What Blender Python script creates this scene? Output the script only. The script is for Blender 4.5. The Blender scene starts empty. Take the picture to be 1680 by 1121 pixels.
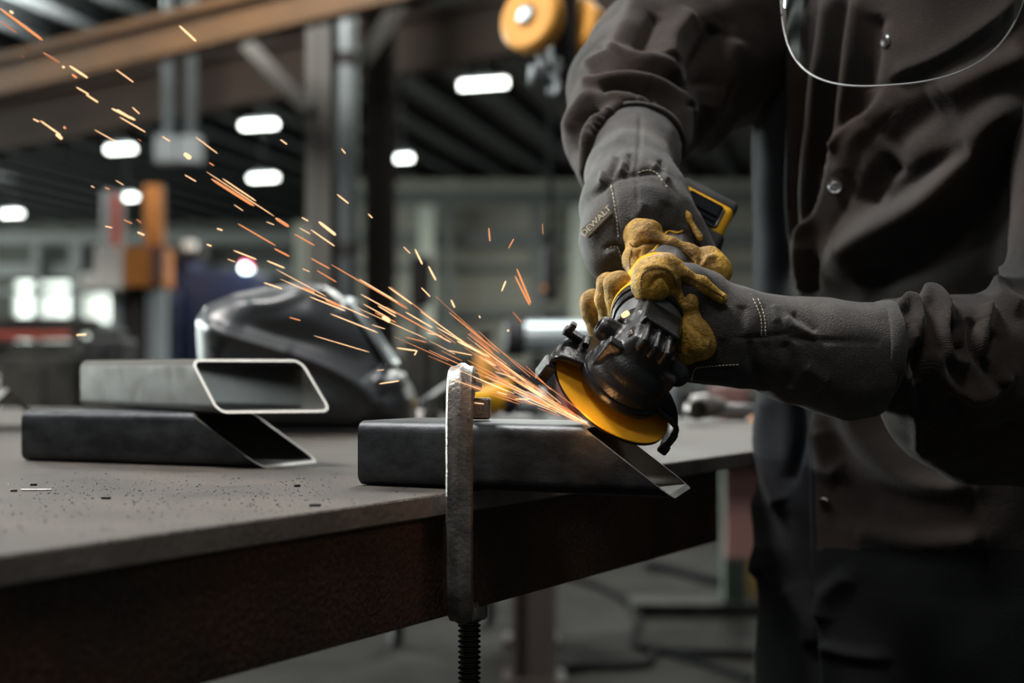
import bpy, bmesh, math, random
import numpy as np
from mathutils import Vector, Matrix, noise
from mathutils.bvhtree import BVHTree

random.seed(7)
rng = np.random.default_rng(7)
SC = bpy.context.scene
COL = SC.collection
F = 1680 * 50 / 36          # focal length in pixels
HZ = 610.0                  # horizon row
CZ = 0.99                   # camera height over the floor

def P(px, py, Y):
    """world point seen at pixel (px,py) at depth Y"""
    return Vector(((px - 840) / F * Y, Y, CZ + (HZ - py) / F * Y))

# ------------------------------------------------------------ camera
cd = bpy.data.cameras.new('camera'); cam = bpy.data.objects.new('camera', cd); COL.objects.link(cam)
cam.location = (0, 0, CZ); cam.rotation_euler = (math.pi / 2, 0, 0)
cd.lens = 50; cd.sensor_width = 36; cd.shift_y = 49.5 / 1680
cd.clip_start = 0.05; cd.clip_end = 200
cd.dof.use_dof = True; cd.dof.focus_distance = 1.10; cd.dof.aperture_fstop = 4.0
SC.camera = cam
# ------------------------------------------------------------ world, exposure
w = bpy.data.worlds.new('world'); SC.world = w; w.use_nodes = True
w.node_tree.nodes['Background'].inputs[0].default_value = (0.62, 0.72, 0.78, 1)
w.node_tree.nodes['Background'].inputs[1].default_value = 0.05
SC.view_settings.view_transform = 'Standard'; SC.view_settings.look = 'None'
SC.view_settings.gamma = 1; SC.view_settings.use_curve_mapping = False
SC.view_settings.exposure = 1.15

def area(name, loc, target, size, power, color=(1, 1, 1), size_y=None):
    ld = bpy.data.lights.new(name, 'AREA'); ld.energy = power; ld.color = color
    ld.size = size
    if size_y: ld.shape = 'RECTANGLE'; ld.size_y = size_y
    o = bpy.data.objects.new(name, ld); COL.objects.link(o); o.location = loc
    d = Vector(target) - Vector(loc)
    o.rotation_euler = d.to_track_quat('-Z', 'Y').to_euler()
    return o
# high-bay lamps over the work place, one from the left, and an added front fill
area('bay_and_fill_light', (-1.5, 1.5, 4.3), (0.0, 1.4, 0.9), 0.9, 92, (1.0, 0.96, 0.92), 0.9)
area('bay_and_fill_light', (0.3, 4.6, 4.6), (0.1, 1.6, 0.9), 1.3, 48, (0.95, 1.0, 0.98), 1.3)
area('bay_and_fill_light', (-0.3, -1.0, 4.6), (0.1, 1.2, 1.0), 0.8, 19, (1.0, 0.95, 0.9), 0.8)  # fill added from the camera side, not a lamp of the hall
area('bay_and_fill_light', (-4.6, 2.6, 4.4), (-0.6, 1.6, 0.9), 1.3, 36, (0.97, 0.99, 1.0), 1.3)
# hall lamps (light only; fixtures are built further down)
for lx, ly in ((-9, 16), (2, 15), (-3, 26), (9, 30), (-12, 34), (0, 38), (12, 22)):
    area('hall_and_fill_light', (lx, ly, CZ + 5.6), (lx, ly, 0), 1.5, 420, (0.97, 1.0, 0.93), 1.5)

area('hall_and_fill_light', (-2.6, 8.2, CZ + 4.6), (-2.6, 10.5, 1.5), 1.2, 150, (1.0, 0.98, 0.92), 1.2)  # extra fill added to brighten the columns and beam, no fixture
for lx, ly, pw in ((-9, 24, 900), (-15, 36, 2600), (-19, 46, 3600)):      # added uplights without fixtures, to brighten the pale roof deck
    area('roof_fill_uplight', (lx, ly, 4.6), (lx - 1, ly - 1, 9), 2.5, pw * .6, (0.95, 1.0, 0.97), 2.5).data.spread = 1.9

# ============================================================ materials
def mat(name, color, rough=0.6, metal=0.0, var=0.0, vscale=8.0, color2=None, bump=0.0, bscale=60.0,
        spec=0.5, emit=None, estr=0.0, rvar=0.0, sheen=0.0, coat=0.0, stretch=(1, 1, 1), weave=0, fine=0.0, fscale=300):
    m = bpy.data.materials.new(name); m.use_nodes = True
    nt = m.node_tree; b = nt.nodes['Principled BSDF']
    b.inputs['Base Color'].default_value = (*color, 1); b.inputs['Roughness'].default_value = rough
    b.inputs['Metallic'].default_value = metal; b.inputs['Specular IOR Level'].default_value = spec
    b.inputs['Sheen Weight'].default_value = sheen; b.inputs['Coat Weight'].default_value = coat
    if emit: b.inputs['Emission Color'].default_value = (*emit, 1); b.inputs['Emission Strength'].default_value = estr
    tc = nt.nodes.new('ShaderNodeTexCoord'); mp = nt.nodes.new('ShaderNodeMapping')
    mp.inputs['Scale'].default_value = stretch
    nt.links.new(tc.outputs['Object'], mp.inputs[0])
    if color2 or rvar:
        n = nt.nodes.new('ShaderNodeTexNoise'); n.inputs['Scale'].default_value = vscale
        n.inputs['Detail'].default_value = 8; n.inputs['Roughness'].default_value = 0.65
        nt.links.new(mp.outputs[0], n.inputs['Vector'])
        r = nt.nodes.new('ShaderNodeValToRGB'); r.color_ramp.elements[0].position = 0.38; r.color_ramp.elements[1].position = 0.64
        nt.links.new(n.outputs['Fac'], r.inputs[0])
        c2 = color2 or color
        r.color_ramp.elements[0].color = (*color, 1); r.color_ramp.elements[1].color = (*c2, 1)
        nt.links.new(r.outputs[0], b.inputs['Base Color'])
        if rvar:
            mr = nt.nodes.new('ShaderNodeMapRange')
            mr.inputs['From Min'].default_value = 0.3; mr.inputs['From Max'].default_value = 0.7
            mr.inputs['To Min'].default_value = rough - rvar; mr.inputs['To Max'].default_value = rough + rvar
            nt.links.new(n.outputs['Fac'], mr.inputs[0]); nt.links.new(mr.outputs[0], b.inputs['Roughness'])
    if fine:
        n3 = nt.nodes.new('ShaderNodeTexNoise'); n3.inputs['Scale'].default_value = fscale; n3.inputs['Detail'].default_value = 3
        nt.links.new(mp.outputs[0], n3.inputs['Vector'])
        m3 = nt.nodes.new('ShaderNodeMapRange'); m3.inputs['From Min'].default_value = 0.3; m3.inputs['From Max'].default_value = 0.7
        m3.inputs['To Min'].default_value = 1 - fine; m3.inputs['To Max'].default_value = 1 + fine
        nt.links.new(n3.outputs['Fac'], m3.inputs[0])
        mx = nt.nodes.new('ShaderNodeMix'); mx.data_type = 'RGBA'; mx.blend_type = 'MULTIPLY'; mx.inputs[0].default_value = 1
        src = b.inputs['Base Color'].links
        if src: nt.links.new(src[0].from_socket, mx.inputs[6])
        else: mx.inputs[6].default_value = (*color, 1)
        nt.links.new(m3.outputs[0], mx.inputs[7]); nt.links.new(mx.outputs[2], b.inputs['Base Color'])
    if bump:
        n2 = nt.nodes.new('ShaderNodeTexNoise'); n2.inputs['Scale'].default_value = bscale; n2.inputs['Detail'].default_value = 5
        nt.links.new(mp.outputs[0], n2.inputs['Vector'])
        bp = nt.nodes.new('ShaderNodeBump'); bp.inputs['Strength'].default_value = bump; bp.inputs['Distance'].default_value = 0.002
        nt.links.new(n2.outputs['Fac'], bp.inputs['Height'])
        if weave:
            wv = nt.nodes.new('ShaderNodeTexWave'); wv.inputs['Scale'].default_value = weave
            wv.bands_direction = 'DIAGONAL'; wv.inputs['Distortion'].default_value = 0.6
            nt.links.new(tc.outputs['Object'], wv.inputs['Vector'])
            bp2 = nt.nodes.new('ShaderNodeBump'); bp2.inputs['Strength'].default_value = 0.35; bp2.inputs['Distance'].default_value = 0.0006
            nt.links.new(wv.outputs['Fac'], bp2.inputs['Height']); nt.links.new(bp.outputs[0], bp2.inputs['Normal'])
            nt.links.new(bp2.outputs[0], b.inputs['Normal'])
        else:
            nt.links.new(bp.outputs[0], b.inputs['Normal'])
    return m

M = {}
M['mill'] = mat('mill_scale_steel', (0.035, 0.038, 0.042), 0.42, 0.75, color2=(0.075, 0.08, 0.085), vscale=14, bump=0.12, bscale=220, rvar=0.1, stretch=(1, 4, 4))
M['mill_light'] = mat('worn_grey_steel', (0.040, 0.035, 0.029), 0.6, 0.1, color2=(0.068, 0.059, 0.047), spec=0.25, vscale=12, bump=0.12, bscale=220, rvar=0.1, stretch=(1, 4, 4))
M['cut'] = mat('bright_cut_steel', (0.33, 0.32, 0.30), 0.5, 1.0, bump=0.5, bscale=700)
M['inside'] = mat('tube_inside_steel', (0.028, 0.027, 0.023), 0.65, 0.1, color2=(0.042, 0.040, 0.034), spec=0.25, vscale=20, bump=0.1, bscale=200)
M['plate'] = mat('table_plate', (0.030, 0.0245, 0.020), 0.62, 0.1, color2=(0.084, 0.070, 0.058), spec=0.35, vscale=8, bump=1.0, bscale=420, rvar=0.1, fine=0.55, fscale=520)
M['plate_edge'] = mat('plate_edge_steel', (0.16, 0.14, 0.125), 0.55, 0.1, color2=(0.24, 0.21, 0.19), vscale=15, bump=0.4, bscale=180)
M['rust'] = mat('rusty_beam', (0.070, 0.032, 0.018), 0.65, 0.1, color2=(0.032, 0.021, 0.016), vscale=12, bump=0.8, bscale=250, fine=0.5, fscale=350)
M['clamp'] = mat('forged_clamp_steel', (0.20, 0.19, 0.175), 0.42, 0.8, color2=(0.32, 0.30, 0.28), vscale=60, bump=0.35, bscale=350, rvar=0.1)
M['screw'] = mat('oiled_screw', (0.12, 0.11, 0.1), 0.3, 1.0)
M['jacket'] = mat('jacket_cotton', (0.0165, 0.0142, 0.0136), 0.85, 0, color2=(0.040, 0.0275, 0.0225), vscale=5, bump=0.35, bscale=500, sheen=0.12, spec=0.2, weave=330, fine=0.25, fscale=700)
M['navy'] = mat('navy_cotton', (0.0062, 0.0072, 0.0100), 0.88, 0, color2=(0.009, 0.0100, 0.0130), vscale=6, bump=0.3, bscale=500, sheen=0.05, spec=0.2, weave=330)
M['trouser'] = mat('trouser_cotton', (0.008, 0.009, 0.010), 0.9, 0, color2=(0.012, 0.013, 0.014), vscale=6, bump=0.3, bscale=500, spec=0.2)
M['glove'] = mat('glove_dark_leather', (0.022, 0.0212, 0.0208), 0.66, 0, color2=(0.047, 0.041, 0.036), vscale=22, bump=0.6, bscale=900, sheen=0.2, spec=0.35, fine=0.35, fscale=500)
M['yleather'] = mat('glove_yellow_leather', (0.62, 0.36, 0.045), 0.6, 0, color2=(0.20, 0.115, 0.04), vscale=24, bump=0.7, bscale=420, spec=0.35, fine=0.3, fscale=260)
M['stitch'] = mat('stitch_thread', (0.55, 0.5, 0.38), 0.8)
M['ystitch'] = mat('dark_thread', (0.12, 0.07, 0.03), 0.8)
M['patch'] = mat('leather_patch', (0.09, 0.072, 0.05), 0.7, bump=0.3)
M['black'] = mat('black_gear_case', (0.016, 0.017, 0.018), 0.34, 0.25, bump=0.25, bscale=500, rvar=0.06, vscale=40)
M['guard'] = mat('black_guard_steel', (0.012, 0.0125, 0.014), 0.3, 0.4, bump=0.15, bscale=300, rvar=0.08, vscale=40)
M['rubber'] = mat('black_rubber', (0.012, 0.012, 0.013), 0.65)
M['dgrey'] = mat('grey_plastic', (0.06, 0.06, 0.062), 0.5, bump=0.2, bscale=900)
M['yellow'] = mat('yellow_plastic', (0.80, 0.42, 0.012), 0.4, spec=0.5)
M['disc'] = mat('yellow_abrasive_disc', (0.78, 0.40, 0.01), 0.5, color2=(0.55, 0.24, 0.01), vscale=9, bump=0.2, bscale=900)
M['steelbright'] = mat('bright_steel', (0.5, 0.5, 0.5), 0.28, 1.0)
M['helmet'] = mat('helmet_shell', (0.045, 0.05, 0.055), 0.36, 0, rvar=0.05, vscale=10, spec=0.5, bump=0.05)
M['lens'] = mat('dark_lens', (0.01, 0.012, 0.014), 0.08, 0)
M['silver'] = mat('silver_trim', (0.55, 0.62, 0.64), 0.3, 0.6)
M['skin'] = mat('skin', (0.42, 0.22, 0.16), 0.55)
M['hair'] = mat('hair', (0.04, 0.025, 0.015), 0.7)
M['orange'] = mat('orange_paint', (0.62, 0.23, 0.04), 0.5, color2=(0.5, 0.17, 0.03), vscale=5)
M['hookorange'] = mat('hoist_orange', (0.72, 0.34, 0.06), 0.5)
M['crane'] = mat('crane_beam_paint', (0.125, 0.058, 0.018), 0.6, color2=(0.075, 0.038, 0.015), vscale=1.5)
M['crane_dark'] = mat('crane_beam_brown', (0.055, 0.032, 0.02), 0.7, color2=(0.035, 0.022, 0.015), vscale=1.5)
M['colgrey'] = mat('grey_column_paint', (0.11, 0.105, 0.095), 0.55)
M['colrust'] = mat('rust_column', (0.05, 0.037, 0.033), 0.7, color2=(0.035, 0.025, 0.022), vscale=2)
M['coldark'] = mat('dark_column', (0.02, 0.017, 0.016), 0.7)
M['galv'] = mat('galvanised', (0.32, 0.35, 0.37), 0.45, 0.3, color2=(0.24, 0.27, 0.28), vscale=4)
M['wallgreen'] = mat('wall_panel_paint', (0.135, 0.13, 0.105), 0.8, color2=(0.095, 0.09, 0.075), vscale=0.4)
M['wallfar'] = mat('far_wall_paint', (0.028, 0.028, 0.024), 0.8, color2=(0.02, 0.02, 0.018), vscale=0.4, spec=0.1)
M['girt'] = mat('wall_girt', (0.045, 0.048, 0.045), 0.7)
M['post'] = mat('pale_post', (0.25, 0.26, 0.22), 0.7)
M['deck'] = mat('roof_deck', (0.28, 0.29, 0.29), 0.6, color2=(0.2, 0.21, 0.21), vscale=0.3)
M['joist'] = mat('roof_joist', (0.018, 0.021, 0.022), 0.7)
M['concrete'] = mat('concrete_floor', (0.030, 0.028, 0.024), 0.9, spec=0.15, color2=(0.014, 0.0135, 0.012), vscale=1.6, bump=0.3, bscale=30, rvar=0.12)
M['blue'] = mat('navy_machine_paint', (0.012, 0.022, 0.07), 0.45)
M['lightblue'] = mat('pale_blue_steel', (0.10, 0.13, 0.22), 0.4, 0.3)
M['white'] = mat('white_paint', (0.85, 0.83, 0.78), 0.6)
M['green'] = mat('grey_green_paint', (0.075, 0.095, 0.075), 0.6)
M['pink'] = mat('primer_red_panel', (0.17, 0.085, 0.075), 0.7)
M['timber'] = mat('pale_timber', (0.5, 0.34, 0.13), 0.7, color2=(0.42, 0.27, 0.1), vscale=10)
M['red'] = mat('red_paint', (0.42, 0.07, 0.045), 0.5)
M['clutter'] = mat('dark_clutter', (0.022, 0.023, 0.022), 0.8, spec=0.15, color2=(0.06, 0.058, 0.05), vscale=6)
M['hose'] = mat('black_hose', (0.009, 0.010, 0.012), 0.9, spec=0.08)
M['lamp'] = mat('lamp_diffuser', (0.9, 0.95, 0.9), 0.5, emit=(0.93, 1.0, 0.92), estr=5.0)
M['dot'] = mat('indicator_lamp', (0.6, 0.8, 0.9), 0.4, emit=(0.75, 0.95, 1.0), estr=6.0)
M['dotred'] = mat('red_indicator', (0.8, 0.05, 0.15), 0.4, emit=(1, 0.05, 0.2), estr=3.0)
M['daylight'] = mat('daylit_window', (0.8, 0.85, 0.8), 0.5, emit=(0.92, 1.0, 0.88), estr=0.36)
M['sparkw'] = mat('white_hot_spark', (1, .8, .5), 0.5, emit=(1, 0.56, 0.28), estr=0.85)
M['sparko'] = mat('orange_spark', (1, .5, .2), 0.5, emit=(1, 0.34, 0.12), estr=0.5)
M['sparkd'] = mat('dull_spark', (.8, .3, .15), 0.5, emit=(1, 0.33, 0.14), estr=0.25)
for k in ('sparkw', 'sparko', 'sparkd'):
    M[k].node_tree.nodes['Principled BSDF'].inputs['Base Color'].default_value = (0.02, 0.01, 0.005, 1)
# clear polycarbonate
m = bpy.data.materials.new('clear_visor'); m.use_nodes = True; nt = m.node_tree; nt.nodes.clear()
out = nt.nodes.new('ShaderNodeOutputMaterial'); mix = nt.nodes.new('ShaderNodeMixShader')
tr = nt.nodes.new('ShaderNodeBsdfTransparent'); gl = nt.nodes.new('ShaderNodeBsdfGlossy'); fr = nt.nodes.new('ShaderNodeFresnel')
tr.inputs[0].default_value = (0.93, 0.94, 0.94, 1); gl.inputs['Roughness'].default_value = 0.06; fr.inputs[0].default_value = 1.22
nt.links.new(fr.outputs[0], mix.inputs[0]); nt.links.new(tr.outputs[0], mix.inputs[1]); nt.links.new(gl.outputs[0], mix.inputs[2])
nt.links.new(mix.outputs[0], out.inputs[0]); M['visor'] = m
M['visoredge'] = mat('visor_edge', (0.55, 0.57, 0.58), 0.25, 0.0, spec=0.8)

# ============================================================ object helpers
def link(name, me, m=None, parent=None, smooth=False, autos=None):
    o = bpy.data.objects.new(name, me); COL.objects.link(o)
    if m is not None and not me.materials: me.materials.append(m)
    if parent is not None: o.parent = parent; o.matrix_parent_inverse = Matrix.Identity(4); o.location = -parent.location if True else o.location
    if smooth:
        me.polygons.foreach_set('use_smooth', [True] * len(me.polygons))
    if autos is not None:
        me.polygons.foreach_set('use_smooth', [True] * len(me.polygons))
        try: me.set_sharp_from_angle(angle=math.radians(autos))
        except Exception: pass
    return o
# note: things are parented to unrotated Empties, all meshes hold world coordinates; location=-parent.location
def thing(name, loc, label, cat, group=None):
    o = bpy.data.objects.new(name, None); COL.objects.link(o); o.location = loc; o.empty_display_size = 0.05
    o['label'] = label; o['category'] = cat
    if group: o['group'] = group
    return o
def tag(o, label, cat, group=None, kind=None):
    o['label'] = label; o['category'] = cat
    if group: o['group'] = group
    if kind: o['kind'] = kind
    return o
def sub(name, me, m, parent, grand=None, **k):
    """sub-part: parent is a mesh part whose world offset is already cancelled"""
    o = bpy.data.objects.new(name, me); COL.objects.link(o)
    if not me.materials: me.materials.append(m)
    o.parent = parent
    if k.get('smooth') or k.get('autos') is not None:
        me.polygons.foreach_set('use_smooth', [True] * len(me.polygons))
        if k.get('autos') is not None:
            me.set_sharp_from_angle(angle=math.radians(k['autos']))
    return o
def tomesh(bm, name='mesh'):
    bmesh.ops.recalc_face_normals(bm, faces=bm.faces)
    me = bpy.data.meshes.new(name); bm.to_mesh(me); bm.free(); return me

def frame(d, up=Vector((0, 0, 1))):
    d = Vector(d).normalized()
    if abs(d.dot(up)) > 0.98: up = Vector((0, 1, 0))
    x = d.cross(up).normalized(); y = x.cross(d).normalized()
    return x, y, d
def add_box(bm, c, U, V, W, bev=0.0, seg=2):
    """U,V,W are half-axis vectors"""
    c = Vector(c); U, V, W = Vector(U), Vector(V), Vector(W)
    vs = [bm.verts.new(c + a * U + b * V + d * W) for a in (-1, 1) for b in (-1, 1) for d in (-1, 1)]
    fs = [bm.faces.new([vs[i] for i in q]) for q in ((0, 1, 3, 2), (4, 6, 7, 5), (0, 4, 5, 1), (2, 3, 7, 6), (0, 2, 6, 4), (1, 5, 7, 3))]
    if bev:
        es = list({e for f in fs for e in f.edges})
        bmesh.ops.bevel(bm, geom=es, offset=bev, segments=seg, affect='EDGES', profile=0.5)
def abox(bm, x0, x1, y0, y1, z0, z1, bev=0.0):
    add_box(bm, ((x0 + x1) / 2, (y0 + y1) / 2, (z0 + z1) / 2), ((x1 - x0) / 2, 0, 0), (0, (y1 - y0) / 2, 0), (0, 0, (z1 - z0) / 2), bev)
def add_lathe(bm, o, d, prof, n=32, up=Vector((0, 0, 1)), sx=1.0, sy=1.0, loop=False):
    """prof: list of (t along d, radius)"""
    x, y, d = frame(d, up); o = Vector(o); rings = []
    for t, r in prof:
        rings.append([bm.verts.new(o + d * t + (x * math.cos(a) * sx + y * math.sin(a) * sy) * r) for a in [2 * math.pi * i / n for i in range(n)]])
    for A, B in zip(rings, rings[1:]):
        for i in range(n): bm.faces.new((A[i], A[(i + 1) % n], B[(i + 1) % n], B[i]))
    if loop:
        for i in range(n): bm.faces.new((rings[-1][i], rings[-1][(i + 1) % n], rings[0][(i + 1) % n], rings[0][i]))
        return
    if prof[0][1] > 1e-6: bm.faces.new(rings[0][::-1])
    if prof[-1][1] > 1e-6: bm.faces.new(rings[-1])
def add_cyl(bm, a, b, r, n=16, r2=None):
    a, b = Vector(a), Vector(b); add_lathe(bm, a, b - a, [(0, r), ((b - a).length, r if r2 is None else r2)], n)
def add_tube(bm, pts, r, n=8, closed=False, rs=None):
    pts = [Vector(p) for p in pts]; rings = []; N = len(pts)
    up = Vector((0.12, 0.3, 1)).normalized()
    for i, p in enumerate(pts):
        d = (pts[(i + 1) % N if closed else min(i + 1, N - 1)] - pts[(i - 1) if (i or closed) else 0])
        x, y, d = frame(d, up); rr = rs[i] if rs else r
        rings.append([bm.verts.new(p + (x * math.cos(2 * math.pi * k / n) + y * math.sin(2 * math.pi * k / n)) * rr) for k in range(n)])
    pr = list(zip(rings, rings[1:]))
    if closed: pr.append((rings[-1], rings[0]))
    for A, B in pr:
        for i in range(n): bm.faces.new((A[i], A[(i + 1) % n], B[(i + 1) % n], B[i]))
    if not closed: bm.faces.new(rings[0][::-1]); bm.faces.new(rings[-1])
def add_prism(bm, poly, o, U, V, W, bev=0.0, seg=2):
    """poly in (u,v); extruded from o along W"""
    o, U, V, W = Vector(o), Vector(U), Vector(V), Vector(W)
    A = [bm.verts.new(o + U * u + V * v) for u, v in poly]; B = [bm.verts.new(v.co + W) for v in A]
    n = len(A); fs = [bm.faces.new(A[::-1]), bm.faces.new(B)]
    for i in range(n): fs.append(bm.faces.new((A[i], A[(i + 1) % n], B[(i + 1) % n], B[i])))
    if bev:
        bmesh.ops.bevel(bm, geom=list(fs[0].edges) + list(fs[1].edges), offset=bev, segments=seg, affect='EDGES')
def smoothpath(pts, n=6):
    pts = [Vector(p) for p in pts]; out = []
    for i in range(len(pts) - 1):
        p0 = pts[max(i - 1, 0)]; p1 = pts[i]; p2 = pts[i + 1]; p3 = pts[min(i + 2, len(pts) - 1)]
        for k in range(n):
            t = k / n
            out.append(0.5 * ((2 * p1) + (p2 - p0) * t + (2 * p0 - 5 * p1 + 4 * p2 - p3) * t * t + (3 * p1 - p0 - 3 * p2 + p3) * t ** 3))
    out.append(pts[-1]); return out

# ------------------------------------------------------------ implicit surfaces
class SDF:
    def __init__(s, lo, hi, h):
        s.lo = np.array(lo, float); s.h = h
        s.n = np.ceil((np.array(hi) - s.lo) / h).astype(int) + 1
        s.f = np.full(s.n, 1.0, np.float32)
        s.ax = [s.lo[i] + h * np.arange(s.n[i]) for i in range(3)]
    def _sub(s, lo, hi):
        a = np.clip(np.floor((np.array(lo) - s.lo) / s.h).astype(int), 0, s.n - 1)
        b = np.clip(np.ceil((np.array(hi) - s.lo) / s.h).astype(int) + 1, 0, s.n)
        sl = tuple(slice(a[i], max(b[i], a[i] + 1)) for i in range(3))
        X = s.ax[0][sl[0]][:, None, None]; Y = s.ax[1][sl[1]][None, :, None]; Z = s.ax[2][sl[2]][None, None, :]
        return sl, X, Y, Z
    def _mix(s, sl, d, k, op):
        f = s.f[sl]
        if op == 'add':
            hh = np.clip(0.5 + 0.5 * (f - d) / k, 0, 1); s.f[sl] = f * (1 - hh) + d * hh - k * hh * (1 - hh)
        else:
            d = -d; hh = np.clip(0.5 - 0.5 * (f - d) / k, 0, 1); s.f[sl] = f * (1 - hh) + d * hh + k * hh * (1 - hh)
    def cap(s, a, b, ra, rb, k=0.01, op='add'):
        a, b = np.array(a, float), np.array(b, float); R = max(ra, rb) + k * 2 + 3 * s.h
        sl, X, Y, Z = s._sub(np.minimum(a, b) - R, np.maximum(a, b) + R)
        d = b - a; L = max(d @ d, 1e-12)
        t = np.clip(((X - a[0]) * d[0] + (Y - a[1]) * d[1] + (Z - a[2]) * d[2]) / L, 0, 1)
        dist = np.sqrt((X - a[0] - t * d[0]) ** 2 + (Y - a[1] - t * d[1]) ** 2 + (Z - a[2] - t * d[2]) ** 2) - (ra + (rb - ra) * t)
        s._mix(sl, dist.astype(np.float32), k, op)
    def chain(s, pts, k=0.01, op='add'):
        """pts: (px,py,Y,r)"""
        for A, B in zip(pts, pts[1:]): s.cap(P(*A[:3]), P(*B[:3]), A[3], B[3], k, op)
    def ell(s, c, U, V, W, k=0.01, op='add'):
        c = np.array(c, float); ax = [np.array(q, float) for q in (U, V, W)]; ln = [np.linalg.norm(q) for q in ax]
        R = max(ln) + k * 2 + 3 * s.h
        sl, X, Y, Z = s._sub(c - R, c + R); q = 0; q2 = 0
        for a_, l in zip(ax, ln):
            u = ((X - c[0]) * a_[0] + (Y - c[1]) * a_[1] + (Z - c[2]) * a_[2]) / l
            q = q + (u / l) ** 2; q2 = q2 + (u / l ** 2) ** 2
        k0 = np.sqrt(q); k1 = np.sqrt(q2) + 1e-9
        s._mix(sl, (k0 * (k0 - 1) / k1).astype(np.float32), k, op)
    def box(s, c, U, V, W, r=0.004, k=0.004, op='add'):
        c = np.array(c, float); ax = [np.array(q, float) for q in (U, V, W)]; ln = [np.linalg.norm(q) for q in ax]
        R = math.sqrt(sum(l * l for l in ln)) + k * 2 + 3 * s.h
        sl, X, Y, Z = s._sub(c - R, c + R); o = 0; mx = None
        for a_, l in zip(ax, ln):
            u = np.abs(((X - c[0]) * a_[0] + (Y - c[1]) * a_[1] + (Z - c[2]) * a_[2]) / l) - l + r
            o = o + np.maximum(u, 0) ** 2; mx = u if mx is None else np.maximum(mx, u)
        s._mix(sl, (np.sqrt(o) + np.minimum(mx, 0) - r).astype(np.float32), k, op)
    def mesh(s, name):
        f = s.f; sg = f < 0; n = s.n
        cnt = np.zeros(n - 1, np.int8); acc = np.zeros(tuple(n - 1) + (3,), np.float32)
        I = [slice(0, -1), slice(1, None)]
        for axis in range(3):
            o1, o2 = [a for a in range(3) if a != axis]
            for p in (0, 1):
                for q in (0, 1):
                    A = [None] * 3; A[axis] = I[0]; A[o1] = I[p]; A[o2] = I[q]; B = list(A); B[axis] = I[1]
                    fa, fb = f[tuple(A)], f[tuple(B)]; cr = (fa < 0) != (fb < 0)
                    t = np.where(cr, fa / np.where(cr, fa - fb, 1), 0)
                    cnt += cr; acc[..., axis] += t; acc[..., o1] += cr * p; acc[..., o2] += cr * q
        on = cnt > 0; idx = np.full(n - 1, -1, np.int64); idx[on] = np.arange(on.sum())
        cell = np.argwhere(on); V = (cell + acc[on] / cnt[on][:, None]) * s.h + s.lo
        faces = []
        for axis in range(3):
            o1, o2 = (axis + 1) % 3, (axis + 2) % 3
            A = [slice(1, -1)] * 3; A[axis] = slice(0, -1); B = list(A); B[axis] = slice(1, None)
            fa, fb = sg[tuple(A)], sg[tuple(B)]; e = np.argwhere(fa != fb)
            if len(e) == 0: continue
            fl = fa[tuple(e.T)]
            off = np.ones(3, int); off[axis] = 0; e = e + off
            def g(d1, d2):
                c = e.copy(); c[:, o1] -= d1; c[:, o2] -= d2; return idx[tuple(c.T)]
            q = np.stack([g(1, 1), g(0, 1), g(0, 0), g(1, 0)], 1)
            q[~fl] = q[~fl][:, ::-1]; faces.append(q)
        Q = np.concatenate(faces); Q = Q[(Q >= 0).all(1)]
        return mkmesh(name, V, Q)
def mkmesh(name, V, Q):
    me = bpy.data.meshes.new(name)
    me.vertices.add(len(V)); me.vertices.foreach_set('co', np.asarray(V, np.float32).ravel())
    k = Q.shape[1]; me.loops.add(Q.size); me.loops.foreach_set('vertex_index', Q.astype(np.int32).ravel())
    me.polygons.add(len(Q)); me.polygons.foreach_set('loop_start', np.arange(0, Q.size, k, dtype=np.int32))
    me.update(calc_edges=True); me.validate(); return me
def getco(me):
    a = np.empty(len(me.vertices) * 3, np.float32); me.vertices.foreach_get('co', a); return a.reshape(-1, 3).astype(float)
def getno(me):
    a = np.empty(len(me.vertices) * 3, np.float32); me.vertex_normals.foreach_get('vector', a); return a.reshape(-1, 3).astype(float)
def setco(me, c):
    me.vertices.foreach_set('co', c.astype(np.float32).ravel()); me.update()
def relax(me, it=2, lam=0.5):
    c = getco(me); e = np.empty(len(me.edges) * 2, np.int32); me.edges.foreach_get('vertices', e); e = e.reshape(-1, 2)
    deg = np.bincount(e.ravel(), minlength=len(c))[:, None]
    for _ in range(it):
        s = np.zeros_like(c)
        for k in range(3):
            s[:, k] = np.bincount(e[:, 0], c[e[:, 1], k], len(c)) + np.bincount(e[:, 1], c[e[:, 0], k], len(c))
        c = c + lam * (s / np.maximum(deg, 1) - c)
    setco(me, c)
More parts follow.
